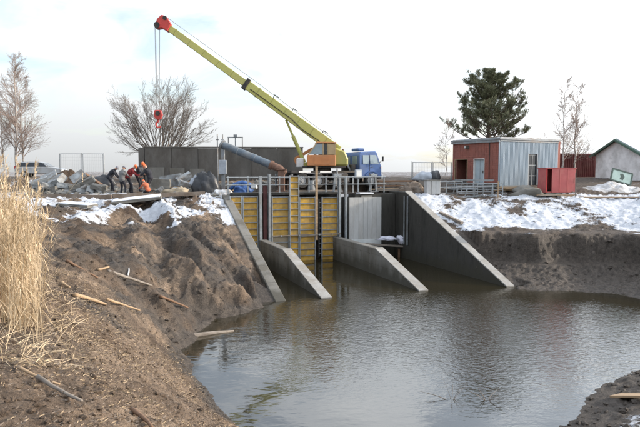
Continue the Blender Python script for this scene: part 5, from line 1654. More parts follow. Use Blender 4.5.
# ------------------------------------------------------------------ people
def build_body(caps, balls, voxel=0.016):
    """caps: (a, b, ra, rb, tag); balls: (c, (rx,ry,rz), tag) -> one continuous remeshed surface with a material per region"""
    mb = MB()
    for (a, b, ra, rb, tg) in caps:
        a, b = Vector(a), Vector(b); d = (b - a)
        ln_ = d.length; dn = d.normalized()
        pts, rad = [], []
        for k in range(4):
            an = math.pi / 2 * (1 - k / 4); pts.append(a - dn * ra * math.sin(an)); rad.append(max(ra * math.cos(an), .001))
        for k in range(5): pts.append(a + d * k / 4); rad.append(ra + (rb - ra) * k / 4)
        for k in range(1, 5):
            an = math.pi / 2 * k / 4; pts.append(b + dn * rb * math.sin(an)); rad.append(max(rb * math.cos(an), .001))
        mb.tube(pts, rad, 12)
    for (c, r_, tg) in balls:
        v, f = ICO2
        mb.add([Vector(c) + Vector((p[0] * r_[0], p[1] * r_[1], p[2] * r_[2])) for p in v], [tuple(q) for q in f])
    me = bpy.data.meshes.new('tmp'); me.from_pydata(mb.v, [], mb.f)
    o = bpy.data.objects.new('tmp', me); COL.objects.link(o)
    m = o.modifiers.new('r', 'REMESH'); m.mode = 'VOXEL'; m.voxel_size = voxel
    sm = o.modifiers.new('s', 'SMOOTH'); sm.factor = .5; sm.iterations = 3
    dg = bpy.context.evaluated_depsgraph_get()
    res = bpy.data.meshes.new_from_object(o.evaluated_get(dg))
    bpy.data.objects.remove(o)
    return res

def person(name, label, loc, rz, bend, cols, hat, stance=.12, knee=0.15, arm=(.35, .1), head_drop=.3, crouch=0.0, scale=1.0):
    """faces local +x; bend is how far the trunk leans forward (radians)"""
    e = empty(name, loc, rz); e.scale = (scale,) * 3
    tag(e, label, 'person', 'workers by the long wall')
    hip = Vector((-.22 * math.sin(bend) * .9, 0, .92 - crouch))
    td = Vector((math.sin(bend), 0, math.cos(bend)))
    tn = Vector((math.cos(bend), 0, -math.sin(bend)))
    chest = hip + td * .34; neck = hip + td * .52
    hd_ = (bend + head_drop); hv = Vector((math.sin(hd_), 0, math.cos(hd_)))
    head_c = neck + hv * .17; fwd = Vector((math.cos(hd_), 0, -math.sin(hd_)))
    caps = [(hip + Vector((0, -.05, 0)), hip + Vector((0, .05, 0)), .145, .145, 'jacket'), (hip, chest, .155, .175, 'jacket'),
            (chest + Vector((0, -.09, 0)), chest + Vector((0, .09, 0)), .15, .15, 'jacket'), (chest, neck, .15, .085, 'jacket'), (neck, neck + hv * .1, .058, .055, 'skin')]
    balls = [(head_c, (.085, .078, .112), 'skin'), (head_c + fwd * .09 - hv * .01, (.02, .014, .022), 'skin'), (head_c - hv * .07 + fwd * .03, (.055, .05, .05), 'skin')]
    for s in (-1, 1):
        balls.append((head_c + Vector((0, s * .08, 0)), (.018, .012, .03), 'skin'))
        hj = hip + Vector((0, s * .09, -.02)); fx = .03 + (stance if s < 0 else -stance * .6)
        kn = Vector((hj.x * .4 + fx * .5 + knee * .6, s * .12, .48 - crouch * .45)); an = Vector((fx, s * .13, .09))
        caps += [(hj, kn, .095, .065, 'trousers'), (kn, an, .066, .05, 'trousers'), (an, an + Vector((.0, 0, -.03)), .052, .052, 'boot'), (an + Vector((-.03, 0, -.045)), an + Vector((.17, s * .02, -.05)), .045, .04, 'boot')]
        sh = neck - td * .06 + Vector((0, s * .19, 0))
        el = sh + Vector((arm[0] * .5, s * .05, -.27 + arm[1] * .3)); wr = el + Vector((arm[0] * .55, -s * .04, -.22 + arm[1]))
        caps += [(sh, el, .062, .05, 'jacket'), (el, wr, .05, .038, 'jacket'), (wr, wr + (wr - el).normalized() * .07, .034, .038, 'skin')]
        pd = (wr - el).normalized(); pl_ = wr + pd * .08
        side = Vector((0, 1, 0)); dn_ = pd.cross(side).normalized()
        for fi in range(4):
            b0 = pl_ + side * (.024 - .016 * fi); L_ = (.06, .07, .066, .052)[fi]
            m_ = b0 + pd * L_ * .55; caps += [(b0, m_, .0095, .009, 'skin'), (m_, m_ + (pd * .7 - dn_ * .5).normalized() * L_ * .5, .009, .008, 'skin')]
        tb = wr + pd * .03 + dn_ * -.02
        caps += [(tb, tb + (pd * .6 - side * s * .6).normalized() * .06, .011, .009, 'skin')]
    me = build_body(caps, balls)
    tags = ['jacket', 'trousers', 'boot', 'skin']
    for tg in tags: me.materials.append(MATS[cols[tg]])
    n = len(me.polygons); cen = np.zeros(n * 3); me.polygons.foreach_get('center', cen); cen = cen.reshape(-1, 3)
    best = np.full(n, 1e9); mi = np.zeros(n, np.int32)
    for (a, b, ra, rb, tg) in caps:
        a_, b_ = np.array(a), np.array(b); ab = b_ - a_
        tt = np.clip(((cen - a_) @ ab) / max(ab @ ab, 1e-9), 0, 1)
        dd_ = np.linalg.norm(cen - (a_ + tt[:, None] * ab), axis=1) - (ra + (rb - ra) * tt)
        k = dd_ < best; best[k] = dd_[k]; mi[k] = tags.index(tg)
    for (c, r_, tg) in balls:
        dd_ = (np.linalg.norm((cen - np.array(c)) / np.array(r_), axis=1) - 1) * min(r_)
        k = dd_ < best; best[k] = dd_[k]; mi[k] = tags.index(tg)
    me.polygons.foreach_set('material_index', mi); me.polygons.foreach_set('use_smooth', np.ones(n, bool))
    me.name = 'body'
    o = bpy.data.objects.new('body', me); COL.objects.link(o); o.parent = e
    # head wear, following the head
    hm = MB(); nn = 16
    q = hv.to_track_quat('Z', 'Y').to_matrix()
    rings = [(.108, 0.015), (.108, .045), (.098, .085), (.072, .118), (.035, .134), (.004, .138)]
    for (r_, h) in rings:
        for k in range(nn):
            a = 2 * math.pi * k / nn
            off = Vector((0, 0, h)) + Vector((math.cos(a) * r_, math.sin(a) * r_ * .9, 0))
            fw = max(0, (fwd.dot(q @ Vector((math.cos(a), math.sin(a), 0)))))
            ex = fwd * (.05 * fw if (h < .02 and hat[0] == 'h') else 0)
            hm.v.append(tuple(head_c + q @ off + ex))
    for i in range(len(rings) - 1):
        for k in range(nn):
            k2 = (k + 1) % nn; hm.f.append((i * nn + k, i * nn + k2, (i + 1) * nn + k2, (i + 1) * nn + k))
    ho = hm.build('helmet' if hat.startswith('helmet') else 'cap', MATS[hat], e, smooth=True)
    so = ho.modifiers.new('thick', 'SOLIDIFY'); so.thickness = .008
    for s in (-1, 1):
        ec = head_c + fwd * .078 + Vector((0, s * .03, 0)) + hv * .012
        MB().add([ec + Vector((p_[0] * .01, p_[1] * .012, p_[2] * .008)) for p_ in ICO1[0]], [tuple(f) for f in ICO1[1]]).build('eye', MATS['cloth_black'], e)
    return e
def ppos(px, Y):
    p = at(px, 190, Y); return (p.x, p.y, hz1(p.x, p.y) - .01)
B_ = {'boot': 'cloth_black', 'skin': 'skin'}
person('person', 'person in black bending forward at the left of the group', ppos(111.5, 36.8), R(8), .62, {**B_, 'jacket': 'cloth_black', 'trousers': 'cloth_black'}, 'hat_grey', arm=(.3, .05), scale=1.06)
person('person', 'person in dark grey with grey cap standing before the bent group', ppos(122.5, 35.6), R(60), .18, {**B_, 'jacket': 'cloth_grey', 'trousers': 'cloth_black'}, 'hat_grey', arm=(.3, .15), head_drop=.35, stance=.06, scale=1.02)
person('person', 'person in red jacket and orange helmet bending over beside the grey one', ppos(130.0, 36.2), R(5), .55, {**B_, 'jacket': 'cloth_red', 'trousers': 'cloth_black'}, 'helmet_orange', arm=(.4, .1), scale=1.1)
person('person', 'person in black jacket and orange helmet stooping in the middle of the group', ppos(139.5, 36.6), R(-25), .42, {**B_, 'jacket': 'cloth_charcoal', 'trousers': 'cloth_black'}, 'helmet_orange', arm=(.4, .1), scale=1.1)
person('person', 'person in dark clothes and orange helmet facing left at right end of group', ppos(149.5, 36.0), R(170), .35, {**B_, 'jacket': 'cloth_black', 'trousers': 'cloth_black'}, 'helmet_orange', arm=(.35, .12), head_drop=.4, scale=1.06)
person('person', 'person in orange jacket crouching low before the right end of the group', ppos(147.0, 34.9), R(150), .55, {**B_, 'jacket': 'cloth_orange', 'trousers': 'cloth_black'}, 'helmet_orange', crouch=.42, knee=.42, arm=(.35, .15), scale=.85)

# ------------------------------------------------------------------ parked silver car
cp0 = at(39, 175, 51)
car = empty('parked_car', (cp0.x + .25, cp0.y, hz1(cp0.x, cp0.y)), R(6)); car.scale = (.87,) * 3; tag(car, 'silver estate car parked behind the rubble and birches', 'car')
prof = [(-2.2, .35), (-2.22, .8), (-2.15, 1.0), (1.05, 1.0), (1.9, .86), (2.15, .68), (2.18, .35)]
def shell(prof, hw_, tumble=0.0, zref=1.0):
    mb = MB(); n = len(prof)
    for s in (-1, 1):
        for (x, z) in prof: mb.v.append((x, s * (hw_ - max(0, z - zref) * tumble), z))
    mb.f.append(tuple(range(n))); mb.f.append(tuple(reversed(range(n, 2 * n))))
    for i in range(n):
        j = (i + 1) % n; mb.f.append((i, n + i, n + j, j))
    return mb
body = shell(prof, .86).build('body', MATS['silver_paint'], car, bevel=.05)
gh = shell([(-2.12, 1.001), (-1.85, 1.43), (-1.5, 1.5), (0.0, 1.5), (.25, 1.44), (1.0, 1.001)], .84, .32).build('cabin', MATS['silver_paint'], car, bevel=.04)
def cpane(pts, nm='window'):
    for s in (-1, 1):
        vs = [(x, s * (.846 - (z - 1) * .32), z) for x, z in pts]; k = len(vs)
        MB().add([*vs, *[(a, b + s * .008, c) for a, b, c in vs]], [tuple(range(k)), tuple(reversed(range(k, 2 * k)))] + [(i, (i + 1) % k, k + (i + 1) % k, k + i) for i in range(k)]).build(nm, MATS['glass_dark'], gh)
cpane([(-1.9, 1.05), (-1.2, 1.05), (-1.2, 1.4), (-1.68, 1.4)]); cpane([(-1.1, 1.05), (-.25, 1.05), (-.25, 1.41), (-1.1, 1.41)]); cpane([(-.16, 1.05), (.78, 1.05), (.22, 1.4), (-.16, 1.41)])
quadbox((.99, -.74, 1.03), (0, 1.48, 0), (-.69, 0, .39), (1, 0, 1), .01).build('windscreen', MATS['glass_dark'], gh)
for x in (1.35, -1.35):
    for s in (-1, 1): wheel(car, 'wheel', (x, s * .78, .31), .31, .2)
for s in (-1, 1):
    MB().box((2.08, s * .62, .70), (.2, .36, .15)).build('headlight', MATS['lamp_clear'], car, bevel=.03)
    MB().box((-2.2, s * .72, .92), (.08, .2, .3)).build('tail_light', MATS['lamp_red'], car)
    MB().box((.78, s * .95, 1.06), (.1, .16, .12)).build('mirror', MATS['silver_paint'], car, bevel=.03)
    for x in (-1.14, -.2):
        MB().box((x, s * .866, .72), (.012, .008, .5)).build('door_seam', MATS['chassis'], car)
    for x in (-.9, .05): MB().box((x + .1, s * .868, .9), (.16, .02, .03)).build('door_handle', MATS['chassis'], car)
MB().box((2.16, 0, .45), (.1, 1.6, .2)).build('bumper', MATS['chassis'], car, bevel=.03)

# ------------------------------------------------------------------ site fences
def fence(px0, px1, Y0, Y1, py_top, npan, label):
    a = at(px0, py_top, Y0); b = at(px1, py_top, Y1)
    za_, zb_ = hz1(a.x, a.y), hz1(b.x, b.y)
    e = empty('mesh_fence', (a.x, a.y, za_), math.atan2(b.y - a.y, b.x - a.x)); tag(e, label, 'fence')
    ln_ = math.hypot(b.x - a.x, b.y - a.y); h = a.z - za_
    for i in range(npan + 1):
        MB().tube([(ln_ * i / npan, 0, -.1), (ln_ * i / npan, 0, h)], .03, 6).build('post', MATS['galv'], e)
    for i in range(npan):
        x0, x1 = ln_ * i / npan + .05, ln_ * (i + 1) / npan - .05
        m = MB()
        for z in (.12, h - .06): m.tube([(x0, 0, z), (x1, 0, z)], .022, 5)
        for x in (x0 + .03, x1 - .03): m.tube([(x, 0, .12), (x, 0, h - .06)], .022, 5)
        fo = m.build('panel_frame', MATS['galv'], e)
        g = MB()
        for x in np.arange(x0 + .1, x1 - .05, .14): g.tube([(x, .01, .14), (x, .01, h - .07)], .0035, 3, False)
        for z in np.arange(.3, h - .1, .28): g.tube([(x0 + .04, .015, z), (x1 - .04, .015, z)], .0035, 3, False)
        g.build('wire_mesh', MATS['galv'], fo, fix=False)
fence(59.5, 104, 47.5, 47.8, 153, 2, 'thin steel mesh fence behind the rubble on the left')
fence(412, 452, 44.5, 46.0, 161.5, 2, 'thin steel mesh fence left of the brick shed')

# ------------------------------------------------------------------ rubble on the left
random.seed(77)
heap('soil_heap', 70, 39.5, 2.6, 1.2, 1.15, GM, 'brown soil heap among the broken slabs on the left', 'heap', 9)
def block(px, py, Y, s, rot, label, mat='block_concrete', name='concrete_slab', cat='concrete slab', group='broken concrete slabs on the left', snow=False, shrink=.78):
    p = at(px, py, Y)
    s = tuple(q * shrink for q in s)
    mb = MB()
    bm = bmesh.new(); bmesh.ops.create_cube(bm, size=1.0)
    bmesh.ops.subdivide_edges(bm, edges=bm.edges[:], cuts=2, use_grid_fill=True)
    for v in bm.verts:
        v.co = Vector((v.co.x * s[0] + random.gauss(0, .014), v.co.y * s[1] + random.gauss(0, .014), v.co.z * s[2] + random.gauss(0, .009)))
    me = bpy.data.meshes.new(name); bm.to_mesh(me); bm.free(); me.materials.append(MATS[mat])
    o = bpy.data.objects.new(name, me); COL.objects.link(o); o.location = p; o.rotation_euler = Euler([R(a) for a in rot])
    tag(o, label, cat, group)
    if snow:
        c = lump('snow_cap', (0, 0, s[2] / 2), (s[0] * .45, s[1] * .42, .05), MATS['snow'], None, None, random.random() * 9, parent=o)
    return o
block(40, 182, 37.6, (1.3, .9, .5), (8, -20, 20), 'pale grey-blue slab tilted at the left end of the rubble')
block(49, 177, 38.0, (1.3, 1.0, .3), (30, -28, 15), 'broad pale slab leaning below the parked car')
block(57, 181, 37.0, (1.25, 1.0, .55), (35, -18, -25), 'pale block with bright top beside the soil heap', snow=False)
block(47, 186, 36.6, (.9, .7, .45), (5, 12, 40), 'small grey block at the foot of the rubble, left')
block(65, 186, 36.4, (1.1, .6, .4), (-10, 8, 10), 'grey block at the foot of the soil heap')
block(79, 178, 37.2, (1.15, 1.0, .45), (40, -35, 20), 'pale slab standing steeply right of the soil heap')
block(85, 183, 36.8, (1.5, .9, .5), (12, -28, 10), 'mossy grey block right of the steep slab', mat='concrete')
block(93, 180, 37.3, (1.6, .4, .25), (0, 32, -8), 'brownish beam sloping down at the right of the rubble', mat='wood_brown', name='timber_beam', cat='timber beam')
block(74, 187, 36.0, (.8, .6, .35), (0, -10, 30), 'dark grey block in front of the steep slab', mat='concrete')
block(98, 187, 35.8, (1.0, .6, .35), (6, 10, -14), 'low grey block at the right end of the rubble', mat='concrete')

# broken bits of concrete around the slabs and along the wall
def bits(x0, x1, y0, y1, n, s0, s1): return spots_in(n, x0, x1, y0, y1, lambda x, y, z: (z > 3.2) & ~in_sluice(x, y, .2), s0, s1)
scatter_clods('rubble_bits', 'small broken concrete bits strewn around the slabs and workers', bits(-18, -12, 35.0, 39.5, 420, .05, .3) + bits(-12, -6, 35.5, 44, 420, .04, .24) + bits(-6, 8, 40.6, 45, 350, .05, .3), MATS['concrete'])
random.seed(91)
src = [block(60, 189, 35.4, (.55, .4, .25), (0, 10, 20), 'small broken concrete piece lying among the rubble beside the workers', mat=m_, name='broken_piece', cat='concrete piece', group='small broken concrete pieces') for m_ in ('block_concrete', 'concrete')]
for k in range(34):
    o = src[k] if k < 2 else src[k % 2].copy()
    if k >= 2: COL.objects.link(o)
    px, Y = (random.uniform(34, 104), random.uniform(35.2, 38.5)) if k % 5 < 3 else (random.uniform(156, 214), random.uniform(36, 40))
    p = at(px, 185, Y); sc_ = random.uniform(.6, 1.6)
    o.location = (p.x, p.y, hz1(p.x, p.y) + .1 * sc_); o.scale = (sc_ * random.uniform(.7, 1.5), sc_, sc_ * random.uniform(.8, 1.8))
    o.rotation_euler = (random.uniform(-.6, .6), random.uniform(-.6, .6), random.uniform(0, 3.14))
    o['label'] = ('pale' if k % 2 == 0 else 'darker grey') + ' small broken concrete piece ' + ('in the rubble below the parked car' if k % 5 < 3 else 'on the ground between workers and black tarpaulin')
lump('dark_bundle', (at(105, 176, 42).x, 42, hz1(at(105, 176, 42).x, 42)), (.75, .6, .75), MATS['tarp_black'], 'dark round heap between the rubble and the bent worker in black', 'heap', 8)

# long timber edging in front of the rubble and the tilted snowy slab
a = at(33, 195.5, 33.6); b = at(112, 196, 34.0); c = at(205, 194, 35.6)
for q, (s_, t_, lab) in enumerate(((a, b, 'long brown timber beam lying in front of the rubble'), (at(113, 195.5, 34.2), c, 'long brown timber beam lying in front of the workers'))):
    s_, t_ = s_.copy(), t_.copy(); s_.z = hz1(s_.x, s_.y) + .10; t_.z = hz1(t_.x, t_.y) + .10
    plank('timber_beam', s_, t_, .3, .24, MATS['beam_muddy'], lab, 'timber beam')
def tilt_slab(px, py, Y, s, rot, label, mat, snow):
    o = block(px, py, Y, s, rot, label, mat=mat, name='concrete_slab', cat='concrete slab', group=None, snow=False, shrink=1.0)
    if snow: 
        k = MB().box((0, 0, s[2] / 2 + .025), (s[0] * .96, s[1] * .94, .05)).build('snow_cover', MATS['snow'], o, bevel=.02)
    return o
tilt_slab(137, 199.5, 32.6, (2.6, 1.3, .14), (4, -6, 12), 'flat snow-covered slab jutting over a dark hollow below the workers', 'concrete', True)
tilt_slab(77, 205, 30.8, (1.8, 1.0, .12), (2, 3, -10), 'flat snow-covered slab on the left bank below the rubble', 'concrete', True)

# ------------------------------------------------------------------ clutter between workers and sluice
block(161, 184, 38, (1.5, 1.0, .8), (0, 3, 8), 'grey concrete block right of the workers', mat='concrete', group='concrete blocks by the long wall')
block(172, 181, 39.5, (1.8, .9, 1.0), (0, -8, -4), 'large pale grey block against the long wall', mat='block_concrete', group='concrete blocks by the long wall')
block(188, 186, 37.5, (1.4, .8, .5), (10, 18, 20), 'pale grey slab leaning left of the black tarpaulin', mat='block_concrete', group='concrete blocks by the long wall')
block(184, 178, 39.2, (1.3, .5, .5), (20, -25, 30), 'pale bluish slab propped behind the leaning slab', mat='block_concrete', group='concrete blocks by the long wall')
p = at(173, 190, 36.4); lump('sand_bag', (p.x, p.y, hz1(p.x, p.y) + .05), (.75, .4, .26), MATS['sack'], 'tan sandbag lying right of the workers', 'sandbag', 2)
p = at(182, 188, 36.2); lump('sand_bag', (p.x, p.y, hz1(p.x, p.y) + .05), (.42, .34, .38), MATS['sack'], 'upright tan sandbag next to the leaning pale slab', 'sandbag', 4)
p = at(206, 188, 37.2); lump('tarpaulin_heap', (p.x, p.y, hz1(p.x, p.y)), (.8, .65, 1.35), MATS['tarp_black'], 'tall black tarpaulin-covered heap left of the pipe stand', 'tarpaulin heap', 6, amp=.28, freq=1.3, sub=4)
p = at(198, 188, 37.6); lump('tarpaulin_heap', (p.x, p.y, hz1(p.x, p.y)), (.6, .6, 1.0), MATS['tarp_grey'], 'grey-blue tarpaulin hump left of the black heap', 'tarpaulin heap', 12, amp=.28, sub=4)
p = at(222, 194, 36.6); lump('plastic_bundle', (p.x, p.y, hz1(p.x, p.y)), (.6, .45, .34), MATS['dirty_snow'], 'whitish lumpy heap at the top of the left wing wall', 'bundle', 15, amp=.4, sub=4)
p = at(243, 187, 38.6); lump('blue_tarpaulin', (p.x, p.y, 4.27), (.62, .4, .42), MATS['tarp_blue'], 'bright blue tarpaulin bundle behind the guard rail', 'tarpaulin', 18, amp=.35, sub=4)
# curved blue hose on the deck
hp_ = at(244, 186, 38.0)
e = empty('blue_hose', (hp_.x, hp_.y, 4.3)); tag(e, 'thick blue hose arched over the deck behind the guard rail', 'hose')
MB().tube([(-.85, 0, .1), (-.6, 0, .42), (-.1, 0, .55), (.35, -.05, .42), (.55, -.1, .2)], .12, 10).build('hose', MATS['tarp_blue'], e, smooth=True)
MB().tube([(.5, -.09, .25), (.82, -.15, .30)], .16, 12).build('white_collar', MATS['white_paint'], e)
# planks and frames on the deck behind the rail
for i, (px, py, ln_, yaw, lab) in enumerate(((300, 188, 3.2, 18, 'grey plank lying on the deck behind the tall narrow panel'), (325, 189, 2.6, 24, 'grey plank lying on the deck under the crane'), (395, 181, 2.6, 14, 'long grey board stacked right of the truck cab'))):
    p = at(px, py, 40.5); z0 = hz1(p.x, p.y) + .14
    d_ = Vector((math.cos(R(yaw)), math.sin(R(yaw)), 0)) * ln_ / 2
    plank('loose_plank', Vector((p.x, p.y, z0)) - d_, Vector((p.x, p.y, z0)) + d_, .3, .12, MATS['wood_grey'], lab)

# ------------------------------------------------------------------ clutter right of the truck
for k in range(4):
    p = at(397, 184, 42.0 + .1 * k); z0 = hz1(p.x, p.y) + .1 + k * .16
    d_ = Vector((math.cos(R(10 + 3 * k)), math.sin(R(10 + 3 * k)), 0)) * 1.5
    plank('stacked_board', Vector((p.x, p.y, z0)) - d_, Vector((p.x, p.y, z0)) + d_, .5, .12, MATS['wood_brown' if k % 2 else 'wood_grey'],
          ['lowest board', 'second board from the bottom', 'third board from the bottom', 'topmost board'][k] + ' of the stack right of the truck cab', 'board', 'boards stacked right of the truck')
p = at(412, 190, 39.6); o = lump('soil_lump', (p.x, p.y, hz1(p.x, p.y)), (.8, .6, .6), MATS['beam_muddy'], 'brown earth lump at the top of the right wing wall', 'earth heap', 22, amp=.45, sub=4)
p = at(432, 190, 39.0); e = empty('concrete_block', (p.x, p.y, hz1(p.x, p.y) - .05), R(8)); tag(e, 'pale square concrete block at the edge of the snow bank', 'concrete block')
for i in range(3): MB().box((-.3 + .3 * i, 0, .42), (.285, .7, .84)).build('block_face', MATS['concrete_light'], e, bevel=.015)
MB().box((0, 0, .87), (.95, .75, .06)).build('lid', MATS['concrete'], e)
p = at(427, 180, 42.5); z0 = hz1(p.x, p.y)
e = empty('covered_bundle', (p.x, p.y, z0)); tag(e, 'grey sheeted bundle with black end in front of the mesh fence', 'bundle')
lump('grey_sheet', (-.15, 0, .5), (.75, .5, .5), MATS['tarp_grey'], None, None, 25, parent=e, amp=.25)
lump('black_end', (.5, -.1, .5), (.42, .45, .55), MATS['tarp_black'], None, None, 26, parent=e, amp=.3)
MB().box((0, 0, .2), (1.3, .8, .4)).build('pallet', MATS['wood_grey'], e)
# stacked steel scaffold frames
def frame_stack(px, py, Y, yaw, w, h, tilt, label):
    p = at(px, py, Y); z0 = hz1(p.x, p.y) + .02
    e = empty('scaffold_rack', (p.x, p.y, z0), rot=Euler((R(tilt), 0, R(yaw)))); tag(e, label, 'steel frame', 'steel frames stacked before the shed')
    for z in np.linspace(.03, h, 3): MB().box((0, 0, z), (w, .05, .05)).build('rail', MATS['galv'], e)
    for x in np.linspace(-w / 2, w / 2, max(3, int(w / .42))): MB().box((x, 0, h / 2), (.045, .045, h)).build('bar', MATS['galv'], e)
frame_stack(446, 195, 39.2, 15, 2.2, .8, 8, 'upright grey steel frame next to the pale square block')
frame_stack(462, 196, 39.4, -8, 2.0, .75, -12, 'grey steel frame leaning before the brick wall')
frame_stack(474, 196, 38.9, 12, 2.4, .7, 14, 'low grey steel frame nearest the snow, before the doorways')
frame_stack(488, 196.5, 39.3, -4, 1.9, .8, -6, 'upright grey steel frame at the right end of the stack')
def grid_flat(px, Y, z, w, d, yaw, label):
    p = at(px, 188, Y); e = empty('steel_grating', (p.x, p.y, hz1(p.x, p.y) + z), R(yaw)); tag(e, label, 'steel grating', 'gratings piled before the shed')
    for y in np.linspace(-d / 2, d / 2, 4): MB().box((0, y, 0), (w, .05, .06)).build('rail', MATS['steel_grey'], e)
    for x in np.linspace(-w / 2, w / 2, 8): MB().box((x, 0, 0), (.04, d, .05)).build('bar', MATS['steel_grey'], e)
for k in range(6):
    grid_flat(470 + (k % 3) * 2, 40.6, .06 + k * .13, 3.0 - .15 * k, 1.2, 6 + 5 * (k % 2) - k, ['lowest', 'second lowest', 'third lowest', 'third highest', 'second highest', 'topmost'][k] + ' steel grating of the pile before the brick wall')
# timber in front of the blue sheet wall
for k, (px, Y, yaw, ln_, dz_) in enumerate(((515, 40.4, 6, 3.0, .08), (521, 40.7, -4, 2.6, .2), (512, 40.2, 14, 2.2, .3), (556, 38.9, 4, 2.6, .05), (600, 38.6, -2, 5.0, .07))):
    p = at(px, 190, Y); z0 = hz1(p.x, p.y) + dz_; d_ = Vector((math.cos(R(yaw)), math.sin(R(yaw)), 0)) * ln_ / 2
    plank('loose_plank', Vector((p.x, p.y, z0)) - d_, Vector((p.x, p.y, z0)) + d_, .24, .08, MATS['wood_tan'],
          ['lowest tan plank of the small pile before the blue sheet wall', 'middle tan plank of the small pile before the blue sheet wall', 'top tan plank lying askew on the pile before the blue wall',
           'tan plank lying in the snow before the red box', 'long tan plank lying before the pale gravel heap'][k], 'plank', 'loose planks around the shed')
p = at(527, 193, 39.2); lump('rubble_heap', (p.x, p.y, hz1(p.x, p.y)), (.9, .5, .5), MATS['concrete'], 'low grey rubble heap before the blue sheet wall', 'heap', 31, amp=.5)
plank('wooden_stake', at(575.5, 195, 38.4) - Vector((0, 0, .1)), at(575.8, 173, 38.5), .05, .05, MATS['wood_grey'], 'thin grey stake upright right of the red box', 'stake')
plank('wooden_stake', at(498, 197, 38.6) - Vector((0, 0, .1)), at(498.4, 181, 38.6), .06, .06, MATS['wood_tan'], 'short tan stake at the right end of the steel frames', 'stake')
# board sticking out of the snow by the right wing
a = at(440, 214, 36.2); b = at(462, 226, 34.6); a.z = hz1(a.x, a.y) + .08; b.z = hz1(b.x, b.y) + .10
plank('wooden_beam', a, b, .22, .14, MATS['wood_grey'], 'grey timber beam lying on the snow beside the right wing wall', 'timber beam')
a = at(585, 238, 32.4); 

# ------------------------------------------------------------------ sticks and boards on the near banks
def stick(pa_, pb_, r_, mat, label, bendy=.03, lift=.03):
    (ax, ay, aY), (bx_, by_, bY) = pa_, pb_
    A0, B0 = at(ax, ay, aY), at(bx_, by_, bY)
    A0.z = hz1(A0.x, A0.y) + lift; B0.z = hz1(B0.x, B0.y) + lift
    mid = (A0 + B0) / 2; hm_ = hz1(mid.x, mid.y) + lift * .8
    mid.z = max(mid.z, hm_)
    up_ = max(max(0, hz1(*A0.lerp(B0, f).to_2d()) - A0.lerp(B0, f).z) for f in (.2, .35, .5, .65, .8)) * .7
    bow = random.uniform(-1, 1) * bendy
    pts = [A0.lerp(B0, i / 8) + Vector((bow * math.sin(i / 8 * math.pi), 0, up_ + random.gauss(0, .003))) for i in range(9)]
    cen_ = pts[4].copy()
    o = MB().tube([q - cen_ for q in pts], [r_ * (1 - .45 * i / 8) for i in range(9)], 7).build('fallen_stick', mat, smooth=True)
    o.location = cen_
    return tag(o, label, 'stick', 'sticks lying on the left bank')
def gY(px, py):      # distance at which the bank is seen at a pixel
    d = ray(px, py); t_ = np.arange(3.5, 45, .04)
    zz_ = CAMZ + d.z / d.y * t_; h_ = hz(d.x / d.y * t_, t_)
    k = np.nonzero(h_ >= zz_)[0]
    return float(t_[k[0]]) if len(k) else 30.0
def st(ax, ay, bx_, by_, r_, mat, label, **k):
    return stick((ax, ay, gY(ax, ay)), (bx_, by_, gY(bx_, by_)), r_, MATS[mat], label, **k)
st(75, 297, 106, 306, .055, 'wood_tan', 'thick pale stick on the bank, longer end nearest the reeds')
st(107, 306, 140, 315, .04, 'wood_tan', 'thinner pale stick continuing the thick one down the bank')
st(108, 272, 152, 287, .06, 'wood_grey', 'grey branch lying on the bank below the snow')
st(98, 272, 109, 268, .04, 'wood_tan', 'short pale stub lying above the grey branch')
st(128, 277, 129, 270, .03, 'white_paint', 'small white peg standing beside the grey branch', lift=.04)
st(62, 286, 70, 289, .04, 'wood_tan', 'short pale chip lying above the thick stick')
st(18, 372, 60, 390, .02, 'wood_tan', 'long pale stick lying low on the near bank')
st(38, 386, 82, 406, .025, 'wood_grey', 'grey stick lying below the long pale stick')
st(132, 412, 152, 430, .03, 'wood_brown', 'dark stick poking out at the bottom edge of the bank')
st(66, 262, 98, 280, .045, 'wood_brown', 'brown stick lying uphill near the reeds')
st(160, 300, 188, 312, .05, 'wood_brown', 'dark wet stick near the water on the left bank')
# board on the right corner
Yb = gY(625, 397)
a = at(616, 396, Yb + .1); b = at(655, 405, Yb - .8); a.z = hz1(a.x, a.y) + .05; b.z = hz1(b.x, b.y) + .12
plank('loose_board', a, b, .42, .05, MATS['wood_tan'], 'tan board lying on the grey clay at the bottom right corner', 'board')
# half-sunk pale pole along the left shore
a = onz(172, 341, 0.03); b = onz(234, 331, 0.0); m_ = onz(203, 334.5, .04)
o = MB().tube([a - m_, onz(188, 336.5, .05) - m_, Vector((0, 0, 0)), onz(218, 332.5, .03) - m_, b - m_], [.10, .09, .08, .06, .03], 8).build('sunken_pole', MATS['wood_grey'], smooth=True)
o.location = m_; tag(o, 'pale bent pole half sunk in the water at the left shore', 'pole')
# twigs poking out of the water
for i, (px, py, lab) in enumerate(((452, 402, 'left'), (486, 402, 'right'))):
    p = onz(px, py, -.05); random.seed(40 + i)
    e = empty('drowned_twigs', p); tag(e, 'thin drowned twigs poking out of the pond, ' + lab + ' of the two tufts', 'twigs', 'twigs in the pond')
    for q in range(6):
        d_ = Vector((random.gauss(.1, .35), random.gauss(0, .3), random.uniform(.15, .45)))
        MB().tube([(0, 0, 0), d_ * .5 + Vector((0, 0, .03)), d_], [.009, .006, .003], 4).build('twig', MATS['bark_twig'], e)
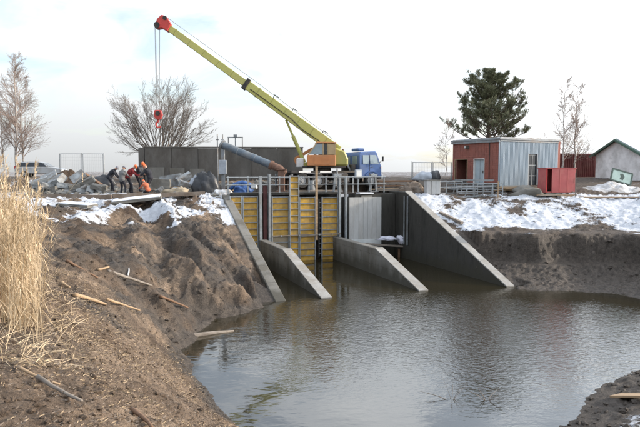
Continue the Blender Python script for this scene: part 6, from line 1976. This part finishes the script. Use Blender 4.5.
# bent and fallen reeds round the foot of the stand
random.seed(55)
fr_ = MB()
for i in range(420):
    y = random.uniform(6.6, 12.5); px = random.uniform(-30, 72) if y > 8 else random.uniform(-20, 50)
    x = (px - 320) / FPX * y; z = hz1(x, y)
    az = random.uniform(0, 6.28); L_ = random.uniform(.15, .6); el_ = random.choice((.05, .1, .2, .5, .9))
    d_ = Vector((math.cos(az) * math.cos(el_), math.sin(az) * math.cos(el_), math.sin(el_)))
    fr_.tube([(x, y, z), Vector((x, y, z + .02)) + d_ * L_ * .5, Vector((x, y, z - .02 + .04 * el_)) + d_ * L_], [.004, .0035, .002], 3, False)
tag(fr_.build('fallen_reeds', MATS['reed'], fix=False), 'bent and fallen reed stalks round the foot of the reeds', 'reeds', kind='stuff')
# ------------------------------------------------------------------ more site clutter along the deck and the shed
random.seed(63)
for k, (px, py, Y, ln_, yaw, el_, lab) in enumerate(((238, 188, 39.4, 1.8, 30, .15, 'short plank propped on the deck near the blue tarpaulin'), (256, 187, 39.8, 1.6, -20, .3, 'plank leaning behind the pale guide posts'),
        (388, 184, 41.2, 2.4, 8, .05, 'grey plank lying below the truck bumper'), (455, 190, 40.2, 2.2, 40, .12, 'plank lying across the gratings before the brick wall'), (508, 188, 40.0, 1.6, -25, .18, 'plank sticking up between gratings and blue sheet wall'),
        (548, 195, 38.6, 1.4, 20, .02, 'short board in the snow left of the red box'), (178, 186, 38.0, 2.2, -10, .1, 'plank lying against the pale block by the long wall'))):
    p = at(px, py, Y); z0 = hz1(p.x, p.y) + .16 + ln_ * el_ * .4
    d_ = Vector((math.cos(R(yaw)) * math.cos(el_), math.sin(R(yaw)) * math.cos(el_), math.sin(el_))) * ln_ / 2
    plank('loose_plank', Vector((p.x, p.y, z0)) - d_, Vector((p.x, p.y, z0)) + d_, .2, .06, MATS['wood_grey' if k % 2 else 'wood_tan'], lab)
def drum(px, Y, mat, label, h=.88, r=.29):
    p = at(px, 185, Y); e = empty('steel_drum', (p.x, p.y, hz1(p.x, p.y) - .02)); tag(e, label, 'drum')
    MB().tube([(0, 0, 0), (0, 0, h)], r, 18).build('barrel', MATS[mat], e)
    for z in (.02, h * .35, h * .67, h - .02): MB().tube([(0, 0, z - .015), (0, 0, z + .015)], r + .014, 18).build('hoop', MATS[mat], e)
drum(291, 41.0, 'rust', 'rusty steel drum on the deck under the crane cabin')
drum(311, 40.8, 'steel_grey', 'grey steel drum on the deck behind the tan timber prop')
